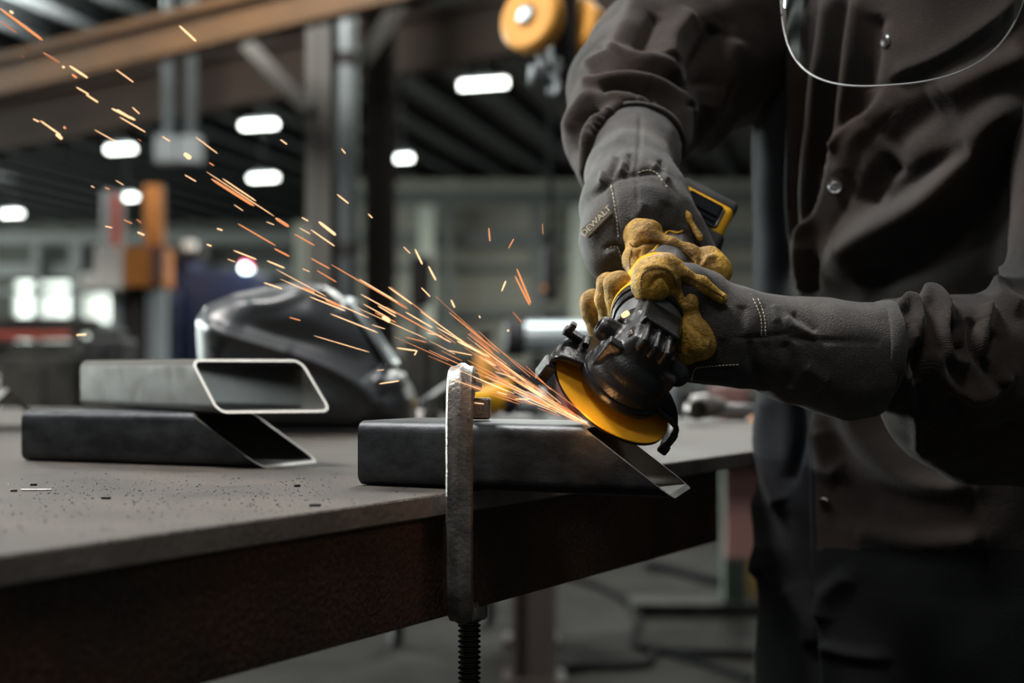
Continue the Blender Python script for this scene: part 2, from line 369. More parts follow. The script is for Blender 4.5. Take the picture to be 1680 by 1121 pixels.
def sculpt(me, strokes, wav=0.0, wscale=20.0, seed=0, facing=0.15):
    """raise or press folds into a surface along paths on its front. stroke: (path px, width px, height m[, 'step'])"""
    c = getco(me); n = getno(me)
    v = c - np.array([0, 0, CZ]); Y = np.maximum(v[:, 1], 0.05)
    px = 840 + F * v[:, 0] / Y; py = HZ - F * v[:, 2] / Y
    vd = v / np.linalg.norm(v, axis=1)[:, None]; ff = np.clip((-(vd * n).sum(1) + 0.25) / 0.35, 0, 1)
    disp = np.zeros(len(c))
    for st in strokes:
        path, wd, h = st[0], st[1], st[2]; mode = st[3] if len(st) > 3 else 'g'
        pts = [(p.x, p.y) for p in smoothpath([Vector((a, b, 0)) for a, b in path], 5)]
        best = np.full(len(c), 1e9); side = np.ones(len(c)); tt = np.zeros(len(c)); N = len(pts) - 1
        for i in range(N):
            ax, ay = pts[i]; bx, by = pts[i + 1]; dx, dy = bx - ax, by - ay; L = dx * dx + dy * dy + 1e-9
            t = np.clip(((px - ax) * dx + (py - ay) * dy) / L, 0, 1)
            ex, ey = px - ax - t * dx, py - ay - t * dy; d = np.hypot(ex, ey); m_ = d < best
            best[m_] = d[m_]; side[m_] = np.sign(dx * ey - dy * ex)[m_]; tt[m_] = ((i + t) / N)[m_]
        ends = np.clip(np.minimum(tt, 1 - tt) / 0.12, 0.25, 1)
        if mode == 'g': disp += ff * h * np.exp(-(best / wd) ** 2) * ends
        elif mode == 'step': disp += ff * h * np.tanh(side * best / 2.0) * np.exp(-(best / wd) ** 2) * ends
    if wav:
        for i in range(len(c)):
            p = Vector(c[i]) * wscale + Vector((seed, seed * 2, 0))
            disp[i] += wav * (noise.noise(p) + 0.5 * noise.noise(p * 2.3))
    setco(me, c + n * disp[:, None])
def onto(me, path, n=40, lift=0.0006):
    """points and normals of a path laid on a surface"""
    c = [v.co.copy() for v in me.vertices]; bv = BVHTree.FromPolygons(c, [tuple(p.vertices) for p in me.polygons])
    sm = smoothpath([Vector((a, b, 0)) for a, b in path], 12); L = [0]
    for a, b in zip(sm, sm[1:]): L.append(L[-1] + (b - a).length)
    res = []
    for i in range(n):
        t = L[-1] * i / (n - 1); j = max(k for k in range(len(L)) if L[k] <= t + 1e-9); j = min(j, len(sm) - 2)
        u = (t - L[j]) / max(L[j + 1] - L[j], 1e-9); q = sm[j].lerp(sm[j + 1], u)
        o = Vector((0, 0, CZ)); d = (P(q.x, q.y, 1.0) - o).normalized(); hit = bv.ray_cast(o, d)
        if hit[0] is not None: res.append((hit[0] + hit[1] * lift, hit[1]))
        else: res.append(None)
    return res
def stitches(me, paths, m, parent, name='stitching', r=0.00045, step=7.0, fill=0.62):
    for path in paths:
        bm = bmesh.new()
        L = sum(math.dist(a, b) for a, b in zip(path, path[1:])); n = max(int(L / step * 3), 4)
        q = onto(me, path, n)
        for i in range(0, n - 2, 3):
            if q[i] and q[i + 2] and (q[i][0] - q[i + 2][0]).length < 0.012: add_cyl(bm, q[i][0], q[i + 2][0], r, 6)
        sub(name, tomesh(bm), m, parent[0])

# ============================================================ TABLE
U2 = Vector((0.499, 0.867, 0)).normalized(); N2 = Vector((-U2.y, U2.x, 0)); B0 = Vector((0.277, 1.615, 0)); TZ = 0.90
def T(s, n, z=0): return B0 + U2 * s + N2 * n + Vector((0, 0, TZ + z))
tb = thing('work_table', T(-0.5, 1.2, -0.9), 'large steel fabrication table with thick scuffed plate top and rusty edge beam', 'table')
bm = bmesh.new()
add_box(bm, T(-0.55, 1.2, -0.008), U2 * 1.45, N2 * 1.2, Vector((0, 0, 0.008)), 0.0012, 1)
o = link('table_top', tomesh(bm), M['plate'], tb)
o.data.materials.append(M['plate_edge'])
for p in o.data.polygons:
    if p.normal.z < 0.5: p.material_index = 1
bm = bmesh.new()
add_box(bm, T(-1.05, 0.012, -0.0545), U2 * 0.95, N2 * 0.005, Vector((0, 0, 0.0385)), 0.001, 1)
add_box(bm, T(-1.05, 0.05, -0.0895), U2 * 0.95, N2 * 0.035, Vector((0, 0, 0.0035)), 0.0008, 1)
link('edge_beam', tomesh(bm), M['rust'], tb)
bm = bmesh.new(); add_box(bm, T(-0.55, 2.37, -0.055), U2 * 1.4, N2 * 0.006, Vector((0, 0, 0.039))); link('edge_beam', tomesh(bm), M['rust'], tb)
for s, n in ((-1.85, 0.15), (-1.85, 2.25), (0.72, 0.06), (0.72, 2.25)):
    bm = bmesh.new(); add_box(bm, T(s, n, -0.458), U2 * 0.045, N2 * 0.045, Vector((0, 0, 0.442)), 0.003, 1); link('leg', tomesh(bm), M['colrust'], tb)

# grit and chips on the plate
o = None
bm = bmesh.new()
for i in range(900):
    if i < 520: px, py = random.uniform(60, 560), random.gauss(805, 22)
    else: px, py = random.uniform(0, 700), random.uniform(770, 880)
    Y = 0.09 * F / max(py - HZ, 60)
    p = P(px, py, Y)
    q = p - B0; 
    if N2.x * q.x + N2.y * q.y < 0.01 or py < 776: continue
    r = random.choice([0.0003, 0.0004, 0.0005, 0.0007]) * random.uniform(0.7, 1.2)
    mtx = Matrix.Translation((p.x, p.y, TZ + r * 0.5)) @ Matrix.Rotation(random.random() * 6, 4, 'Z') @ Matrix.Diagonal((random.uniform(1, 1.8), 1, 0.6, 1))
    bmesh.ops.create_icosphere(bm, subdivisions=1, radius=r, matrix=mtx)
tag(link('metal_grit', tomesh(bm), M['mill'], None), 'fine metal filings and grit scattered over the table plate', 'grit', kind='stuff')
for px, py, l, a, nm, lab in ((60, 806, 0.017, 0.05, 'steel_pin', 'small bent steel pin lying on the plate at far left'),
                     (22, 807, 0.004, 0.6, 'steel_chip', 'tiny bright steel chip left of the bent pin'),
                     (174, 819, 0.005, 0.1, 'steel_chip', 'small dark steel chip to the right of the bent pin'),
                     (517, 831, 0.006, 0.1, 'steel_chip', 'dark steel chip near the table edge left of the clamp'),
                     (487, 799, 0.004, 0.6, 'steel_chip', 'dark steel chip on the plate behind the one near the edge'),
                     (55, 797, 0.004, 0.4, 'steel_chip', 'dark steel chip just behind the bent pin')):
    Y = 0.09 * F / (py - HZ); p = P(px, py, Y); p.z = TZ + 0.0009; bm = bmesh.new()
    d = Vector((math.cos(a), math.sin(a), 0)) * l / 2 * 1.3
    if nm == 'steel_pin': add_tube(bm, [p - d + Vector((-.001, .002, .002)), p - d, p + d], 0.0007, 6)
    else: add_box(bm, p, d, Vector((-d.y, d.x, 0)) * 0.5, (0, 0, 0.0009), 0.0003, 1)
    tag(link(nm, tomesh(bm), M['clamp' if 'bright' in lab or 'pin' in nm else 'mill'], None), lab, 'metal chip')

# ============================================================ STEEL TUBES (mitred rectangular hollow section)
def rrect(wd, ht, r, n=6):
    pts = []
    for cx, cy, a0 in ((wd - r, r, -90), (wd - r, ht - r, 0), (r, ht - r, 90), (r, r, 180)):
        for i in range(n + 1):
            a = math.radians(a0 + 90 * i / n); pts.append((cx + r * math.cos(a), cy + r * math.sin(a)))
    return pts
def steel_tube(name, near, axis, L, z0, m, label, slope=0.075, skew=0.0, th=0.0027, wd=0.102, ht=0.0508, skew0=0.0, tilt=0):
    """near: bottom corner nearest at the mitred end; axis points towards that end. v=0 front face, u: 0 front..wd back"""
    ax = Vector((*axis, 0)).normalized(); bk = Vector((-ax.y, ax.x, 0)); near = Vector((near[0], near[1], z0))
    t = thing(name, near - ax * L * 0.5 + bk * wd * 0.5, label, 'steel tube')
    def ring(inset, end):
        rr = max(0.009 - inset, 0.002); res = []
        for u, v in rrect(wd - 2 * inset, ht - 2 * inset, rr):
            u += inset; v += inset
            s = (-slope * v / ht + skew * u / wd) if end else (-L + skew0 * u / wd)
            res.append(near + ax * s + bk * u + Vector((0, 0, v + tilt * (s + L) )))
        return res
    A0, A1, B0_, B1 = ring(0, 0), ring(0, 1), ring(th, 0), ring(th, 1); n = len(A0)
    bm = bmesh.new(); a0 = [bm.verts.new(p) for p in A0]; a1 = [bm.verts.new(p) for p in A1]
    for i in range(n): bm.faces.new((a0[i], a0[(i + 1) % n], a1[(i + 1) % n], a1[i]))
    link('outer_wall', tomesh(bm), m, t, autos=40)
    bm = bmesh.new(); a0 = [bm.verts.new(p) for p in B0_]; a1 = [bm.verts.new(p) for p in B1]
    for i in range(n): bm.faces.new((a0[i], a1[i], a1[(i + 1) % n], a0[(i + 1) % n]))
    me = bpy.data.meshes.new('m'); bm.to_mesh(me); bm.free(); link('inner_wall', me, M['inside'], t, autos=40)
    for X, Z, mm in ((A1, B1, M['cut']), (A0, B0_, m)):
        bm = bmesh.new(); a = [bm.verts.new(p) for p in X]; b = [bm.verts.new(p) for p in Z]
        for i in range(n): bm.faces.new((a[i], a[(i + 1) % n], b[(i + 1) % n], b[i]))
        q = link('cut_edge', tomesh(bm), mm, t)
        if mm is M['cut']: q['label'] = 'bright freshly cut rim'
    return t
steel_tube('steel_tube', (0.1136, 1.0), (0.883, -0.469), 0.2668, TZ + 0.0003, M['mill'], 'mitred rectangular steel tube clamped to the table edge under the grinder', skew=-0.025, slope=0.073)
steel_tube('steel_tube', (-0.2307, 1.3125), (0.914, -0.406), 0.287, TZ + 0.0003, M['mill'], 'dark mitred steel tube lying on the table, lower one of the stack', slope=0.083)
steel_tube('steel_tube', (-0.271, 1.31), (0.63, -0.776), 0.321, TZ + 0.0513, M['mill_light'], 'paler grey mitred steel tube resting on top of the darker tube', slope=0.058, skew=0.035)

# ============================================================ C-CLAMP
cl = thing('c_clamp', P(753, 1000, 1.04), 'forged steel C-clamp holding the cut tube down on the table edge', 'clamp')
cx, cy0 = P(753, 0, 1.035).x, 1.035
sx, sy = P(770, 0, 1.135).x, 1.135
D = Vector((sx - cx, sy - cy0, 0)).normalized(); S = Vector((D.y, -D.x, 0)); zt, zb = 0.994, 0.805
reach = Vector((sx - cx, sy - cy0, 0)).length
path = [(reach + 0.006, zt - 0.012), (0.07, zt - 0.006), (0.04, zt - 0.0015), (0.02, zt - 0.003), (0.009, zt - 0.012), (0.003, zt - 0.028), (0.0, zt - 0.05),
        (0.0, (zt + zb) / 2), (0.0, zb + 0.035), (0.004, zb + 0.018), (0.012, zb + 0.006), (0.026, zb), (0.05, zb - 0.001), (reach + 0.004, zb - 0.001)]
sp = smoothpath([Vector((a, 0, b)) for a, b in path], 6)
bm = bmesh.new(); O = Vector((cx, cy0, 0)); rings = []
sec = [(-0.0098, 0.001), (-0.0085, -0.0012), (-0.0050, -0.0017), (-0.0014, -0.0040), (0.0014, -0.0040), (0.0050, -0.0017), (0.0085, -0.0012), (0.0098, 0.001), (0.0098, 0.006), (0.0085, 0.0078), (0.0045, 0.0085), (0.0038, 0.018), (-0.0038, 0.018), (-0.0045, 0.0085), (-0.0085, 0.0078), (-0.0098, 0.006)]
for i, p in enumerate(sp):
    d = (sp[min(i + 1, len(sp) - 1)] - sp[max(i - 1, 0)]).normalized(); inn = Vector((-d.z, 0, d.x)) * -1
    if (Vector((reach * .6, 0, (zt + zb) / 2)) - p).dot(inn) < 0: inn = -inn
    rings.append([bm.verts.new(O + D * (p.x + inn.x * b) + S * a + Vector((0, 0, p.z + inn.z * b))) for a, b in sec])
n = len(sec)
for A, B in zip(rings, rings[1:]):
    for i in range(n): bm.faces.new((A[i], A[(i + 1) % n], B[(i + 1) % n], B[i]))
bm.faces.new(rings[0]); bm.faces.new(rings[-1][::-1])
link('frame', tomesh(bm), M['clamp'], cl, autos=35)
SP = Vector((sx, sy, 0))
bm = bmesh.new(); add_lathe(bm, SP + Vector((0, 0, zb - 0.012)), (0, 0, 1), [(0, 0.013), (0.002, 0.0145), (0.018, 0.0145), (0.02, 0.013)], 24); link('screw_boss', tomesh(bm), M['clamp'], cl, autos=35)
bm = bmesh.new(); add_box(bm, SP + Vector((0.0, 0, 0.9605)) , S * 0.017, D * 0.008, Vector((0, 0, 0.0085)), 0.0015, 1); link('anvil_pad', tomesh(bm), M['clamp'], cl, autos=35)
bm = bmesh.new(); prof = [(0, 0.0075)]; z = 0.001
while z < 0.17: prof += [(z, 0.0072), (z + 0.0014, 0.0092), (z + 0.0020, 0.0092), (z + 0.0034, 0.0072)]; z += 0.0042
add_lathe(bm, SP + Vector((0, 0, 0.625)), (0, 0, 1), prof, 24); link('threaded_screw', tomesh(bm), M['screw'], cl, autos=25)
bm = bmesh.new(); add_lathe(bm, SP + Vector((0, 0, 0.792)), (0, 0, 1), [(0, 0.007), (0.002, 0.012), (0.010, 0.013), (0.0148, 0.013)], 20); link('swivel_pad', tomesh(bm), M['clamp'], cl, autos=35)
bm = bmesh.new(); add_cyl(bm, SP + Vector((-0.06, 0, 0.633)), SP + Vector((0.06, 0, 0.633)), 0.004, 12); link('tommy_bar', tomesh(bm), M['screw'], cl, autos=35)

# ============================================================ ANGLE GRINDER
GC = P(1004, 648, 1.073)
GN = Vector((0.502, -0.52, 0.69)).normalized()
GB = Vector((0.2, 0.84, 0.503)); GB = (GB - GN * GB.dot(GN)).normalized(); GS = GB.cross(GN).normalized()
if GS.x < 0: GS = -GS
def G(x, y, z): return GC + GS * x + GB * y + GN * z
gr = thing('angle_grinder', G(0, 0, 0), 'yellow and black cordless angle grinder held in both gloved hands', 'angle grinder')
bm = bmesh.new()
R = 0.0495
add_lathe(bm, G(0, 0, 0) - GN * 0.0012, GN, [(0, 0.011), (0, R), (0.0024, R), (0.0024, 0.011)], 96, loop=True)
o = link('cutting_disc', tomesh(bm), M['disc'], gr, autos=30)
bm = bmesh.new(); add_lathe(bm, G(0, 0, 0) - GN * 0.0016, GN, [(0, R - 0.0012), (0, R + 0.0003), (0.0020, R + 0.0003), (0.0020, R - 0.0012)], 96, loop=True)
sub('abrasive_rim', tomesh(bm), M['guard'], o)
# guard: half shell over the body side, turned a little
def gpt(r, a, z): return G(r * math.cos(a), r * math.sin(a), z)
a0, a1, na = math.radians(-9), math.radians(194), 60
RG = 0.0548
def gprof(t):   # (r,z) section from hub outwards then down the skirt
    return [(0.024, 0.015), (0.030, 0.015), (0.034, 0.0125), (0.048, 0.0115), (0.0525, 0.0105), (RG, 0.0075), (RG + 0.0006, 0.002), (RG + 0.0004, -0.008), (RG - 0.0025, -0.0105),
            (RG - 0.0035, -0.0085), (RG - 0.0018, -0.006), (RG - 0.0014, 0.002), (RG - 0.002, 0.006), (0.0518, 0.0085), (0.048, 0.0095), (0.034, 0.0105), (0.024, 0.0105)]
bm = bmesh.new(); rings = []
for i in range(na + 1):
    a = a0 + (a1 - a0) * i / na; rings.append([bm.verts.new(gpt(r, a, z)) for r, z in gprof(i)])
for A, B in zip(rings, rings[1:]):
    for i in range(len(A)): bm.faces.new((A[i], A[(i + 1) % len(A)], B[(i + 1) % len(A)], B[i]))
bm.faces.new(rings[0]); bm.faces.new(rings[-1][::-1])
gd = link('disc_guard', tomesh(bm), M['guard'], gr, autos=35)
for a in (a0, a1):      # rolled stiff lips at the two ends of the shell
    pts = [gpt(r, a, z) for r, z in ((0.031, 0.0135), (0.036, 0.0130), (0.049, 0.0120), (0.0545, 0.009), (0.056, 0.002), (0.0555, -0.009))]
    bm = bmesh.new(); add_tube(bm, smoothpath(pts, 4), 0.0019, 8)
    sub('guard_lip', tomesh(bm), M['guard'], gd, autos=40)
bm = bmesh.new(); add_lathe(bm, G(0, 0, 0), GN, [(0.0085, 0.024), (0.0085, 0.0315), (0.0095, 0.0335), (0.013, 0.0345), (0.0155, 0.0335), (0.017, 0.030), (0.017, 0.024)], 64, loop=True)
sub('guard_collar', tomesh(bm), M['guard'], gd, autos=40)
for a, sgn in ((a0, -1), (a1, 1)):      # stepped end tabs
    bm = bmesh.new()
    c = gpt(RG + 0.001, a, -0.004); rad = (gpt(1, a, 0) - GC).normalized(); tan = GN.cross(rad)
    add_box(bm, c, rad * (0.0028 if a == a0 else 0.0045), tan * (0.0045 if a == a0 else 0.007), GN * 0.009, 0.0012, 1)
    add_box(bm, c + tan * 0.003 * sgn - GN * 0.005, rad * 0.004, tan * 0.003, GN * 0.004, 0.0012, 1)
    sub('guard_tab', tomesh(bm), M['guard'], gd)
bm = bmesh.new()        # quick-change lever at the top left of the guard
c = gpt(0.052, math.radians(158), 0.015)
add_box(bm, c, GS * 0.008, GB * 0.004, GN * 0.003, 0.001, 1)
add_box(bm, c + GN * 0.004 - GS * .004, GS * 0.0025, GB * 0.003, GN * 0.005, 0.001, 1)
add_cyl(bm, c + GS * 0.012 - GB * .004, c + GS * 0.012 + GB * 0.006, 0.0028, 10)
sub('release_lever', tomesh(bm), M['black'], gd)
# gear head as one cast body
lo = np.min([list(G(x, y, z)) for x in (-.06, .06) for y in (-.06, .10) for z in (0, .09)], 0)
hi = np.max([list(G(x, y, z)) for x in (-.06, .06) for y in (-.06, .10) for z in (0, .09)], 0)
s = SDF(lo, hi, 0.0008)
def gcyl(c0, c1, r0, r1, k=0.003, op='add'): s.cap(c0, c1, r0, r1, k, op)
def disc_add(zc, r, hh, rr, x=0, y=0, k=0.003):   # squat cylinder via ellipsoid/box blend
    s.ell(G(x, y, zc), GS * r, GB * r, GN * hh, k)
for z in (0.014, 0.018, 0.022): disc_add(z, 0.0315, 0.010, 0, k=0.003)
disc_add(0.030, 0.030, 0.018, 0, 0, 0.002, k=0.004)
disc_add(0.040, 0.0245, 0.022, 0, 0, 0.006, k=0.004)
s.box(G(0, 0.014, 0.040), GS * 0.017, GB * 0.026, GN * 0.021, 0.006, 0.005)
s.box(G(0, 0.034, 0.043), GS * 0.0195, GB * 0.014, GN * 0.019, 0.005, 0.004)
s.cap(G(0, 0.034, 0.040), G(0, 0.044, 0.040), 0.021, 0.023, 0.004)
# raised top block with ribs, spindle-lock, side handle bosses
s.box(G(0, 0.024, 0.0585), GS * 0.016, GB * 0.017, GN * 0.007, 0.0025, 0.0015)
s.box(G(0, 0.0, 0.057), GS * 0.0125, GB * 0.012, GN * 0.004, 0.002, 0.002)
for x in (-0.0095, 0, 0.0095): s.box(G(x, -0.006, 0.059), GS * 0.0021, GB * 0.013, GN * 0.006, 0.0012, 0.0010)
s.box(G(0, 0.008, 0.0625), GS * 0.0155, GB * 0.0018, GN * 0.005, 0.001, 0.001)
for sg in (-1, 1):
    s.cap(G(sg * 0.016, 0.012, 0.038), G(sg * 0.032, 0.012, 0.038), 0.0105, 0.0095, 0.003)
    s.box(G(sg * 0.0235, -0.010, 0.034), GS * 0.006, GB * 0.005, GN * 0.012, 0.0015, 0.002)
    s.box(G(sg * 0.023, 0.030, 0.030), GS * 0.004, GB * 0.004, GN * 0.014, 0.0015, 0.002)
s.cap(G(-0.028, 0.012, 0.038), G(-0.048, 0.012, 0.038), 0.0058, 0.0058, 0.0008, 'sub')
s.cap(G(0, 0, -0.014), G(0, 0, 0.004), 0.012, 0.012, 0.001, 'sub')
me = s.mesh('gear'); relax(me, 1)
gh = link('gear_head', me, M['black'], gr, smooth=True)
for x, y in ((-0.0165, -0.004), (0.0165, -0.004)):
    bm = bmesh.new()
    add_lathe(bm, G(x, y, 0.052), GN, [(0, 0.0034), (0.0045, 0.0034), (0.0052, 0.0026), (0.0052, 0.0014), (0.003, 0.0012)], 14)
    sub('screw_head', tomesh(bm), M['screw'], gh, autos=30)
bm = bmesh.new(); add_lathe(bm, G(0, 0, 0.001), GN, [(0, 0.012), (0.004, 0.012), (0.006, 0.019), (0.012, 0.026)], 32); link('spindle_flange', tomesh(bm), M['screw'], gr, autos=30)
def blathe(name, prof, m, zc=0.040, sx=1.0, sy=1.0, parent=gr, n=48):
    bm = bmesh.new(); add_lathe(bm, G(0, 0, zc), GB, prof, n, GN, sx, sy); return link(name, tomesh(bm), m, parent, autos=32)
blathe('neck_ring', [(0.034, 0.022), (0.036, 0.0245), (0.044, 0.0262), (0.050, 0.0268), (0.052, 0.025)], M['dgrey'])
blathe('collar', [(0.051, 0.0245), (0.052, 0.0285), (0.054, 0.0300), (0.057, 0.0300), (0.0575, 0.0285), (0.0595, 0.0285), (0.060, 0.0308), (0.0655, 0.0310), (0.0665, 0.029)], M['black'])
blathe('motor_housing', [(0.0655, 0.0275), (0.0665, 0.0315), (0.069, 0.032), (0.074, 0.0305), (0.085, 0.029), (0.105, 0.0275), (0.128, 0.0265), (0.130, 0.0255)], M['yellow'])
blathe('rear_barrel', [(0.130, 0.0262), (0.145, 0.026), (0.180, 0.025), (0.215, 0.025), (0.235, 0.025), (0.245, 0.022)], M['dgrey'], sx=0.92)
bm = bmesh.new()
for dx in (-0.006,):
    pts = [G(0.026 * math.sin(a) * 0.92, t, 0.040 + 0.0262 * math.cos(a)) for t, a in ((0.132, -0.9), (0.150, -0.7), (0.170, -0.55), (0.172, -0.2), (0.190, 0.1))]
    add_tube(bm, smoothpath(pts, 5), 0.0009, 6)
link('yellow_trim_line', tomesh(bm), M['yellow'], gr)
# battery
bc = P(1152, 343, 1.27); BU = Vector((0.87, -0.05, -0.47)).normalized(); BV = Vector((0.40, 0.45, 0.78)); BV = (BV - BU * BV.dot(BU)).normalized(); BW = BU.cross(BV).normalized()
if BW.y < 0: BW = -BW
def Bt(u, v, w_): return bc + BU * u + BV * v + BW * w_
bm = bmesh.new(); add_box(bm, Bt(0, 0.0, 0.036), BU * 0.0275, BV * 0.0185, BW * 0.036, 0.0065, 4)
bat = link('battery', tomesh(bm), M['yellow'], gr, autos=40)
bm = bmesh.new(); add_box(bm, Bt(0.0, 0.0205, 0.037), BU * 0.0285, BV * 0.0065, BW * 0.036, 0.005, 3); sub('battery_top', tomesh(bm), M['dgrey'], bat, autos=40)
bm = bmesh.new()
fr_ = [(-0.018, -0.0125), (0.018, -0.0125), (0.018, 0.0115), (-0.018, 0.0115)]
pts = [Bt(u, v, -0.0004) for u, v in fr_]; pts.append(pts[0])
add_tube(bm, [p for a, b in zip(pts, pts[1:]) for p in (a.lerp(b, .08), a.lerp(b, .5), a.lerp(b, .92))], 0.0012, 8, closed=True)
sub('latch_rim', tomesh(bm), M['black'], bat)
bm = bmesh.new(); add_box(bm, Bt(0, -0.0005, 0.0005), BU * 0.0175, BV * 0.0115, BW * 0.001, 0.0005, 1)
add_box(bm, Bt(0, 0.004, -0.0012), BU * 0.015, BV * 0.0055, BW * 0.0012, 0.0008, 2)
add_box(bm, Bt(0, -0.006, -0.0008), BU * 0.015, BV * 0.0012, BW * 0.001, 0.0004, 1)
sub('release_latch', tomesh(bm), M['lens'], bat)
s = SDF(lo - 0.0, hi + 0.0, 0.01)
l3 = [G(0, 0.21, 0.04), Bt(0, 0, 0.02)]
lo = np.min([list(v) for v in l3], 0) - 0.07; hi = np.max([list(v) for v in l3], 0) + 0.07
s = SDF(lo, hi, 0.002)
s.cap(G(0, 0.21, 0.040), Bt(0.0, -0.022, 0.020), 0.022, 0.019, 0.008)
s.box(Bt(0.002, -0.024, 0.032), BU * 0.029, BV * 0.011, BW * 0.034, 0.006, 0.008)
s.box(Bt(0.020, -0.034, 0.03), BU * 0.011, BV * 0.016, BW * 0.02, 0.006, 0.008)
me = s.mesh('foot'); relax(me, 2); link('battery_mount', me, M['rubber'], gr, smooth=True)

# ============================================================ PERSON
pr = thing('person', (0.43, 1.50, 0.0), 'person in dark work coat and leather gloves leaning over the table with the grinder', 'person')
# body (mostly hidden by the clothes): one continuous surface, head to feet
s = SDF((-0.05, 0.98, -0.02), (0.85, 1.95, 1.80), 0.0085)
def V3(x, y, z): return (x, y, z)
s.cap(V3(.49, 1.60, .90), V3(.47, 1.55, 1.12), .11, .095, .04); s.cap(V3(.47, 1.55, 1.12), V3(.45, 1.51, 1.30), .095, .085, .04)
s.cap(V3(.34, 1.60, 1.34), V3(.56, 1.40, 1.34), .05, .05, .03)
s.cap(V3(.44, 1.50, 1.34), V3(.40, 1.44, 1.48), .05, .05, .02)
s.ell(V3(.385, 1.42, 1.575), (.06, -.05, .0), (.055, .055, 0), (0, 0, .115), .02)          # skull
s.ell(V3(.345, 1.375, 1.53), (.045, -.03, 0), (.03, .04, 0), (0, 0, .065), .02)            # jaw and face
s.cap(V3(.305, 1.345, 1.56), V3(.295, 1.335, 1.535), .008, .013, .008)                     # nose
for q in (-1, 1):
    s.ell(V3(.385 + q * .055, 1.42 - q * .055, 1.555), (.012, .012, 0), (.008, -.008, 0), (0, 0, .03), .006)
    s.ell(V3(.32 + q * .022, 1.352 - q * .022, 1.572), (.010, 0, 0), (0, .01, 0), (0, 0, .006), .004, 'sub')
s.ell(V3(.302, 1.34, 1.505), (.018, -.018, 0), (.006, .006, 0), (0, 0, .003), .003, 'sub')
s.cap(V3(.34, 1.60, 1.34), P(1020, 150, 1.48), .05, .038, .03); s.cap(P(1020, 150, 1.48), P(1040, 300, 1.27), .036, .026, .01)
s.cap(P(1040, 300, 1.27), P(1060, 370, 1.22), .026, .024, .01)
s.cap(V3(.56, 1.40, 1.34), P(1740, 590, 1.24), .045, .036, .03); s.cap(P(1740, 590, 1.24), P(1560, 590, 1.19), .034, .030, .01); s.cap(P(1560, 590, 1.19), P(1400, 575, 1.15), .028, .022, .01); s.cap(P(1400, 575, 1.15), P(1240, 555, 1.13), .022, .020, .01)
s.cap(P(1240, 555, 1.13), P(1165, 535, 1.13), .024, .022, .01)
s.cap(V3(.40, 1.66, .90), V3(.38, 1.68, .50), .085, .058, .03); s.cap(V3(.38, 1.68, .50), V3(.39, 1.72, .09), .052, .04, .02)
s.cap(V3(.55, 1.55, .90), V3(.56, 1.55, .50), .085, .058, .03); s.cap(V3(.56, 1.55, .50), V3(.57, 1.60, .09), .052, .04, .02)
s.cap(V3(.39, 1.72, .05), V3(.30, 1.62, .035), .04, .03, .02); s.cap(V3(.57, 1.60, .05), V3(.48, 1.50, .035), .04, .03, .02)
me = s.mesh('body'); relax(me, 3); link('body', me, M['skin'], pr, smooth=True)
s = SDF((.24, 1.28, 1.44), (.54, 1.58, 1.75), 0.006)
s.ell(V3(.395, 1.43, 1.61), (.068, -.06, .0), (.064, .064, 0), (0, 0, .10), .02)
s.ell(V3(.31, 1.345, 1.55), (.05, -.05, 0), (.04, .04, 0), (0, 0, .075), .02, 'sub')
me = s.mesh('hair'); relax(me, 2); link('hair', me, M['hair'], pr, smooth=True)

# trousers and boots
s = SDF((.22, 1.36, .05), (.75, 1.86, .86), 0.008)
s.cap(V3(.47, 1.60, .80), V3(.47, 1.60, .72), .15, .15, .03)
for hip, kn, an in (((.40, 1.66, .75), (.38, 1.68, .48), (.385, 1.72, .12)), ((.56, 1.55, .75), (.57, 1.55, .48), (.575, 1.60, .12))):
    s.cap(hip, kn, .11, .085, .03); s.cap(kn, an, .085, .068, .02)
me = s.mesh('trousers'); relax(me, 2); sculpt(me, [], 0.006, 14, 3); link('trousers', me, M['trouser'], pr, smooth=True)
for ax_, ay in ((.385, 1.72), (.575, 1.60)):
    s = SDF((ax_ - .22, ay - .22, -.01), (ax_ + .1, ay + .1, .25), 0.005)
    s.cap((ax_, ay, .20), (ax_, ay, .06), .055, .052, .02); s.cap((ax_, ay, .05), (ax_ - .10, ay - .11, .042), .05, .042, .02)
    s.box((ax_ - .05, ay - .05, -.05), (.3, 0, 0), (0, .3, 0), (0, 0, .055), .001, .002, 'sub')
    me = s.mesh('boot'); relax(me, 1); link('boot', me, M['rubber'], pr, smooth=True)

